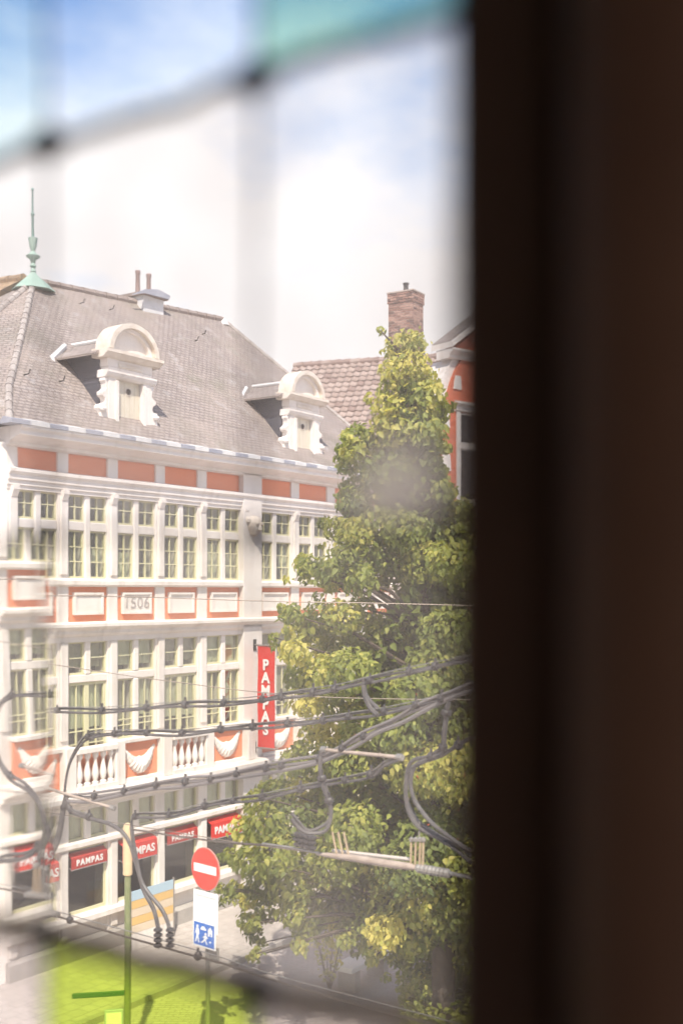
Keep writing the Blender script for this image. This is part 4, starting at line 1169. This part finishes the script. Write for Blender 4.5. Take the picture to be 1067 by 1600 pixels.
cable('feeder_cable', 'thick pale cable bundle slanting down from the window post to the loop',
      [(738, 1072), (690, 1092), (650, 1110), (620, 1126), (585, 1142), (560, 1155), (530, 1172), (500, 1186), (440, 1197), (370, 1210), (330, 1218), (290, 1222), (245, 1227), (195, 1237), (140, 1246), (104, 1246)],
      0.016, (690, 570, 535, 500, 440, 412, 372, 330, 290, 245, 195, 145), 0.034, 3, m=mat('pale_cable', (0.20, 0.18, 0.18), 0.4, spec=0.6))
cable('feeder_cable', 'lowest clipped feeder cable, ending left at the thin bent stay',
      [(622, 1186), (600, 1196), (580, 1210), (530, 1221), (470, 1233), (410, 1246), (365, 1252), (320, 1260), (265, 1273), (212, 1276), (206, 1292), (208, 1308)],
      0.011, (580, 540, 468, 412, 365, 320, 265, 212), 0.030, 2)
cable('jumper_cable', 'looped jumper cable hanging beside the dark window post', [(700, 1092), (697, 1115), (694, 1140), (690, 1172), (670, 1184), (650, 1190), (638, 1205), (634, 1235), (638, 1262), (655, 1290), (685, 1308), (715, 1325), (735, 1345)],
      0.017, (697, 692, 672), None, 2)
cable('jumper_cable', 'second strand of the right hand loop, bowed further right', [(738, 1152, 8.0), (715, 1165, 8.1), (690, 1178, 8.2), (660, 1190, 8.3), (645, 1205, 8.35), (642, 1230, 8.35), (652, 1258, 8.3), (672, 1285, 8.2), (700, 1305, 8.1), (735, 1330, 8.0)],
      0.016, (715,), None, 1)
cable('jumper_cable', 'hook shaped jumper cable hanging in the middle of the leaves', [(502, 1180, 8.8), (500, 1200, 8.8), (505, 1225, 8.8), (513, 1248, 8.8), (517, 1268, 8.8), (512, 1288, 8.8), (500, 1298, 8.8), (482, 1300, 8.8), (468, 1290, 8.8), (455, 1276, 8.8)],
      0.016, (503, 514), None, 2)
cable('jumper_cable', 'short jumper linking the two uppermost feeder cables', [(568, 1066), (570, 1085), (578, 1100), (590, 1113)], 0.020, (), None, 2)
cable('jumper_cable', 'wide cable loop at the left edge before the house corner', [(30, 1113), (14, 1125), (7, 1150), (5, 1185), (10, 1215), (28, 1240), (48, 1255), (66, 1275), (76, 1300), (78, 1330), (72, 1365)],
      0.018, (28,), None, 2)
cable('jumper_cable', 'twisted cable drop from the balcony level to the insulators', [(104, 1246), (100, 1262), (96, 1285), (90, 1310), (80, 1335), (72, 1352), (66, 1370)], 0.021, (100, 86), None, 3)
cable('jumper_cable', 'dark cable curving from below the balcony to the forked drop', [(104, 1246), (112, 1268), (140, 1277), (165, 1285), (190, 1300), (204, 1318), (212, 1345), (220, 1375), (226, 1392), (240, 1420), (247, 1450)], 0.019, (142, 112), None, 1)
cable('jumper_cable', 'right prong of the forked cable drop above the stay', [(206, 1292), (208, 1310), (214, 1345), (222, 1378), (232, 1396), (252, 1418), (262, 1440), (266, 1462)], 0.018, (), None, 1)
cable('jumper_cable', 'thick cable stub bending in from the left edge', [(-15, 1400), (4, 1375), (20, 1368), (40, 1366), (58, 1358), (66, 1345)], 0.022, (), None, 2)
# spreader rods
def rod_thing(name, label, a, b, r, m, za=None, zb=None):
    p, q = line_pts([a])[0], line_pts([b])[0]
    t = thing(name, label, 'rod', p, 0, 'overhead tram lines')
    MB().tube([Vector((0, 0, 0)), q - p], r, 10).build('shaft', m, t, smooth=True)
    for s in (Vector((0, 0, 0)), q - p):
        d = (q - p).normalized()
        MB().tube([s - d * 0.02, s + d * 0.03], r * 1.8, 8).build('end_fitting', steel, t)
    return t
rod_thing('spreader_rod', 'straight pale spreader rod above the hook shaped loop', (506, 1171), (624, 1183), 0.015, fibre)
rod_thing('spreader_rod', 'slanted pale spreader rod below the swagged corner panel', (44, 1222), (176, 1262), 0.014, fibre)
# the trolley wire with its section insulator
trl = [(205, 1296), (240, 1302), (330, 1312), (410, 1320), (480, 1331), (560, 1342), (650, 1357), (735, 1371)]
w1 = cable('trolley_wire', 'thin trolley wire carrying the long section insulator', trl, 0.009, (), None, 1, 'wire', bare_copper)
w2 = cable('trolley_wire', 'lower return wire sloping across the street beneath the signs', [(-20, 1410), (70, 1428), (200, 1463), (330, 1500), (420, 1530), (560, 1568), (680, 1600), (760, 1622)], 0.010, (318, 118), 0.05, 1, 'wire', bare_copper)
si = thing('section_insulator', 'long pale section insulator hung before the leaves on slim hangers', 'insulator', line_pts([(575, 1345)])[0], 0, 'overhead tram lines')
o_ = si.location
def SI(x, y, lift=0.0, d=0.0):
    return line_pts([(x, y)], d)[0] - o_ + Vector((0, 0, lift))
MB().tube([SI(495, 1334), SI(520, 1337), SI(560, 1342), SI(610, 1350), SI(640, 1354), SI(655, 1357)], [0.010, 0.022, 0.028, 0.030, 0.026, 0.010], 10).build('beam', fibre, si, smooth=True)
MB().tube([SI(520, 1333, 0.02, 0.1), SI(640, 1349, 0.03, 0.1)], 0.014, 8).build('runner', mat('pale_fibre', (0.60, 0.54, 0.50), 0.5), si, smooth=True)
MB().tube([SI(410, 1318), SI(455, 1324), SI(500, 1333)], 0.010, 8).build('arm', steel, si)
MB().tube([SI(650, 1354), SI(690, 1362), SI(735, 1372)], 0.016, 8).build('arm', steel, si)
for k in range(8):
    p = SI(655 + k * 6, 1357 + k * 1.1)
    MB().lathe([(0.02, -0.03), (0.034, -0.01), (0.034, 0.01), (0.02, 0.03)], p, 8).build('shed', steel, si)
for x in (527, 536, 545):
    MB().tube([SI(x, 1338), SI(x - 8, 1300)], 0.009, 6).build('hanger', porcelain, si)
for x in (641, 648, 655, 660):
    MB().tube([SI(x, 1352), SI(x + 1, 1312)], 0.009, 6).build('hanger', porcelain, si)
    MB().lathe([(0.005, -0.02), (0.018, -0.01), (0.018, 0.01), (0.005, 0.02)], SI(x + 1, 1312), 8).build('hanger_cap', steel, si)
MB().tube([SI(654, 1312), SI(655, 1283)], 0.006, 6).build('stay', steel, si)
for k in range(3):
    for j in range(4):
        MB().lathe([(0.01, -0.02), (0.032, -0.008), (0.032, 0.008), (0.01, 0.02)], SI(464 + j * 8, 1303 + k * 8 + j * 2), 8).build('shed', clip_mat, si)
# hanging insulator cluster at the left
hi = thing('insulator_cluster', 'cluster of slim hanging insulator rods at the lower left', 'insulator', line_pts([(68, 1420)])[0], 0, 'overhead tram lines')
o_ = Vector(hi.location)
for x, y0, y1 in ((60, 1380, 1422), (66, 1378, 1424), (72, 1384, 1420), (78, 1386, 1422)):
    MB().tube([SI(x, y1), SI(x + 1, y0)], 0.012, 8).build('rod', porcelain if x < 70 else steel, hi, smooth=True)
    MB().lathe([(0.01, -0.03), (0.026, -0.015), (0.026, 0.015), (0.01, 0.03)], SI(x + 1, y0), 8).build('cap', steel, hi)
MB().tube([SI(50, 1424), SI(92, 1430)], 0.03, 8).build('clamp_bar', steel, hi)
for k in range(3):
    MB().tube([SI(66 + k * 5, 1380), SI(68 + k * 5, 1345)], 0.010, 6).build('link', iron, hi)
# coil insulators below the forked drop
for nm, x in (('left coil insulator at the end of the forked cable drop', 247), ('right coil insulator at the end of the forked cable drop', 266)):
    ci = thing('coil_insulator', nm, 'insulator', line_pts([(x, 1478)])[0], 0, 'coil insulators')
    o_ = Vector(ci.location)
    for k in range(4):
        MB().lathe([(0.012, -0.028), (0.040, -0.012), (0.040, 0.004), (0.012, 0.022)], SI(x, 1452 + k * 8), 10).build('shed', clip_mat, ci, smooth=True)
    MB().tube([SI(x, 1478), SI(x, 1446)], 0.010, 6).build('core', steel, ci)
# thin span wires
cable('span_wire', 'very thin span wire crossing the date tablet', [(-30, 931, 14.0), (190, 933, 14.0), (400, 938, 14.0), (560, 942, 14.0), (760, 948, 14.0)], 0.006, (), None, 1, 'wire', bare_copper)
cable('span_wire', 'very thin span wire crossing the first floor curtains to the banner', [(-30, 1022, 13.0), (240, 1062, 13.0), (430, 1083, 13.0), (600, 1092, 13.0), (760, 1095, 13.0)], 0.005, (), None, 1, 'wire', bare_copper)
cable('span_wire', 'very thin span wire passing behind the pole of the signs', [(-30, 1255, 12.5), (205, 1290, 12.5), (420, 1322, 12.5), (560, 1338, 12.5)], 0.005, (), None, 1, 'wire', bare_copper)

# ------------------------------------------------------------------ the room and the leaded window we look through
AW = math.atan2(-0.566, 0.824)
W0 = Vector((-0.0374, 0.5, 0))
wood = mat('dark_brown_wood', (0.20, 0.108, 0.072), 0.5, spec=0.3, noise=((0.14, 0.074, 0.05), 6.0, 0.35, 0.7))
wood_shaded = mat('shaded_stile_wood', (0.085, 0.048, 0.034), 0.5, spec=0.3, noise=((0.06, 0.034, 0.024), 6.0, 0.35, 0.7))  # stile shade put into a darker copy of the post wood
lead = mat('lead_came', (0.028, 0.03, 0.045), 0.45, metal=0.3, noise=((0.045, 0.045, 0.06), 60.0, 0.4, 0.7))
half_lit_lead = mat('half_lit_lead', (0.62, 0.54, 0.47), 0.9, noise=((0.50, 0.43, 0.37), 40.0, 0.4, 0.7))  # pale colour makes the barely lit lead look half lit
plaster = mat('room_plaster', (0.62, 0.55, 0.47), 0.9)
ZB, ZT = 6.776, 8.376
lw = thing('leaded_window', 'dark framed leaded window with clear and tinted panes close to the camera', 'window', (W0.x, W0.y, ZB), AW)
def lz(z): return z - ZB
cols_t = [-0.81, -0.675, -0.54, -0.405, -0.27, -0.135, 0.0, 0.112]
rows_z = [6.776, 6.976, 7.176, 7.376, 7.578, 7.776, 7.976, 8.176, 8.376]
clear = leaded_mat('leaded_clear', (0.985, 0.975, 0.965), 0.15, smear=[(0.072, 7.592 - ZB, 0.034, 0.34)])
clear_warm = leaded_mat('leaded_warm', (0.985, 0.972, 0.935), 0.15)
clear_dust_veil = leaded_mat('leaded_dust_veil', (0.97, 0.945, 0.93), 0.36)  # heavier dust, also laid as a bright veil over the shaded street
blue_g = leaded_mat('leaded_pale_blue', (0.90, 0.945, 0.995), 0.03)
teal_g = leaded_mat('leaded_pale_teal', (0.86, 0.94, 0.965), 0.03)
mint_g = leaded_mat('leaded_mint', (0.73, 0.90, 0.80), 0.05)
lime_g = leaded_mat('leaded_lime', (0.75, 0.86, 0.34), 0.09)
special = {(4, 4): (clear_warm, None)}
for ci_ in range(len(cols_t) - 1):
    for ri in range(len(rows_z) - 1):
        x0, x1 = cols_t[ci_] + 0.0002, cols_t[ci_ + 1] - 0.0002
        z0, z1 = lz(rows_z[ri]) + 0.0002, lz(rows_z[ri + 1]) - 0.0002
        m = clear; lab = None
        if ri == 3: m = clear_warm
        if ri == 5:
            m = {4: teal_g, 5: blue_g, 6: mint_g}.get(ci_, blue_g); lab = {4: 'pale teal pane', 5: 'pale blue pane', 6: 'mint green pane'}.get(ci_)
        if ri == 2:
            m = {5: lime_g}.get(ci_, clear_dust_veil); lab = {5: 'lime green pane'}.get(ci_)
        if ri in (0, 7): m = [blue_g, mint_g, lime_g][ci_ % 3]
        y0, y1 = -0.0006, 0.0006
        b = MB()
        if (ci_, ri) == (4, 3):      # hand-made pane, thicker towards its foot: it lifts the view behind it
            def th(x, z):
                return y1 + 0.0045 * (z1 - z) / (z1 - z0) + 0.0011 * (x - x0) / (x1 - x0)
            b.add([(x0, y0, z0), (x1, y0, z0), (x1, y0, z1), (x0, y0, z1), (x0, th(x0, z0), z0), (x1, th(x1, z0), z0), (x1, th(x1, z1), z1), (x0, th(x0, z1), z1)],
                  [(0, 1, 2, 3), (4, 7, 6, 5), (0, 4, 5, 1), (1, 5, 6, 2), (2, 6, 7, 3), (3, 7, 4, 0)])
        else:
            b.box(x0, x1, y0, y1, z0, z1)
        o = b.build('pane', m, lw)
        if lab: o['label'] = lab
def came(p, q, wdt, axis, m=None):
    # a soft lead strip, never quite straight
    h = wdt / 2; n_ = 7
    pts = []
    wob = [0.0] + [random.uniform(-1, 1) * (0.0022 if axis == 'x' else 0.0012) for _ in range(n_ - 2)] + [0.0]
    vs = []; fs = []
    th = 0.0013
    prof = [(-h, -th * 0.5), (-h * 0.5, -th), (h * 0.5, -th), (h, -th * 0.5), (h, th * 0.5), (h * 0.5, th), (-h * 0.5, th), (-h, th * 0.5)]
    for i in range(n_):
        t = i / (n_ - 1)
        for a, b in prof:
            if axis == 'z':
                vs.append((p[0] + a + wob[i], b, p[1] + (q[1] - p[1]) * t))
            else:
                vs.append((p[0] + (q[0] - p[0]) * t, b, p[1] + a + wob[i]))
    for i in range(n_ - 1):
        for k in range(8):
            fs.append((i * 8 + k, i * 8 + (k + 1) % 8, (i + 1) * 8 + (k + 1) % 8, (i + 1) * 8 + k))
    fs.append(tuple(range(8))); fs.append(tuple((n_ - 1) * 8 + k for k in range(8)))
    MB().add(vs, fs).build('came', m or lead, lw, smooth=True)
for ci_, t in enumerate(cols_t[1:-1]):
    for ri in range(len(rows_z) - 1):
        came((t, lz(rows_z[ri])), (t, lz(rows_z[ri + 1])), 0.0030, 'z')
for ri, z in enumerate(rows_z[1:-1]):
    wd = {3: 0.0145, 5: 0.0070, 4: 0.0030}.get(ri + 1, 0.0034)
    for ci_ in range(len(cols_t) - 1):
        came((cols_t[ci_], lz(z)), (cols_t[ci_ + 1], lz(z)), wd, 'x', half_lit_lead if ri == 2 else None)
for ci_, t in enumerate(cols_t[1:]):
    for ri, z in enumerate(rows_z[1:-1]):
        rr_ = random.uniform(0.0095, 0.0115) * (0.72 if ri == 3 else 0.85)
        key = 'solder'
        o = MB()
        nseg = 12
        pr = [(0.0006, -0.0062), (rr_ * 0.6, -0.0058), (rr_, -0.0035), (rr_, 0.0035), (rr_ * 0.6, 0.0058), (0.0006, 0.0062)]
        o.lathe(pr, (0, 0, 0), nseg)
        o = o.build('solder_joint', lead, lw, smooth=True)
        o.location = (t + random.uniform(-0.002, 0.002), 0, lz(z) + random.uniform(-0.003, 0.001)); o.rotation_euler = (R(90), 0, 0); o.scale = (1.25, 0.8, 1)
# wooden stile and the round mullion post beside it
MB().box(0.1062, 0.150, -0.020, 0.030, 0, lz(ZT)).build('stile', wood_shaded, lw, bevel=0.004)
pts = [(0.150, 0.03)]
pts += [(0.150, -0.012), (0.158, -0.018)]
for k in range(13):
    a = math.pi - math.pi * k / 12
    pts.append((0.205 + 0.045 * math.cos(a), -0.022 - 0.045 * math.sin(a)))
pts += [(0.252, -0.018), (0.260, -0.012), (0.260, 0.03)]
MB().prism(pts, 0, lz(ZT), 'z').build('mullion_post', wood, lw, smooth=True)
MB().box(0.260, 0.304, -0.020, 0.030, 0, lz(ZT)).build('stile', wood_shaded, lw, bevel=0.004)
for (a, b_) in ((-0.86, -0.81), (1.10, 1.15)):
    MB().box(a, b_, -0.020, 0.030, 0, lz(ZT)).build('stile', wood_shaded, lw, bevel=0.004)
for (a, b_) in ((-0.05, 0.0), (lz(ZT), lz(ZT) + 0.05)):
    MB().box(-0.86, 1.15, -0.022, 0.032, a, b_).build('rail', wood, lw, bevel=0.004)
# second light, right of the post
for k in range(6):
    x0 = 0.304 + k * (1.10 - 0.304) / 6; x1 = 0.304 + (k + 1) * (1.10 - 0.304) / 6
    for ri in range(0, len(rows_z) - 1):
        MB().box(x0 + 0.0012, x1 - 0.0012, -0.0015, 0.0015, lz(rows_z[ri]) + 0.0012, lz(rows_z[ri + 1]) - 0.0012).build('pane', clear, lw)
        if k: came((x0, lz(rows_z[ri])), (x0, lz(rows_z[ri + 1])), 0.0045, 'z')
        if ri: came((x0, lz(rows_z[ri])), (x1, lz(rows_z[ri])), 0.0045, 'x')

def room_box(name, x0, x1, y0, y1, z0, z1, label):
    o = MB().box(x0, x1, y0, y1, z0, z1).build(name, plaster)
    o.location = (W0.x, W0.y, 0); o.rotation_euler = (0, 0, AW)
    return struct(o, label)
zb_, zt_ = ZB - 0.05, ZT + 0.05
wl_ = MB()
wl_.box(-3.0, -0.86, -0.03, 0.35, 0.0, 10.5); wl_.box(1.15, 3.0, -0.03, 0.35, 0.0, 10.5)
wl_.box(-0.86, 1.15, -0.03, 0.35, 0.0, zb_); wl_.box(-0.86, 1.15, -0.03, 0.35, zt_, 10.5)
wl_ = struct(wl_.build('wall_front', plaster), 'wall of the room that holds the leaded window'); wl_.location = (W0.x, W0.y, 0); wl_.rotation_euler = (0, 0, AW)
room_box('wall_back', -3.0, 3.0, -4.3, -4.1, 5.9, 9.2, 'back wall of the room')
room_box('wall_left', -3.2, -3.0, -4.3, -0.03, 5.9, 9.2, 'left wall of the room')
wr = MB()  # unseen opening added so sunlight brightens the room and window frame
wr.box(3.0, 3.2, -1.6, -0.03, 5.9, 9.2); wr.box(3.0, 3.2, -4.3, -3.8, 5.9, 9.2); wr.box(3.0, 3.2, -3.8, -1.6, 5.9, 6.6); wr.box(3.0, 3.2, -3.8, -1.6, 8.9, 9.2)
wr = struct(wr.build('wall_right', plaster), 'side wall of the room with an unseen opening added for light'); wr.location = (W0.x, W0.y, 0); wr.rotation_euler = (0, 0, AW)
room_box('floor', -3.2, 3.2, -4.3, -0.03, 5.7, 5.9, 'floor of the room')
room_box('ceiling', -3.2, 3.2, -4.3, -0.03, 9.2, 9.4, 'ceiling of the room')
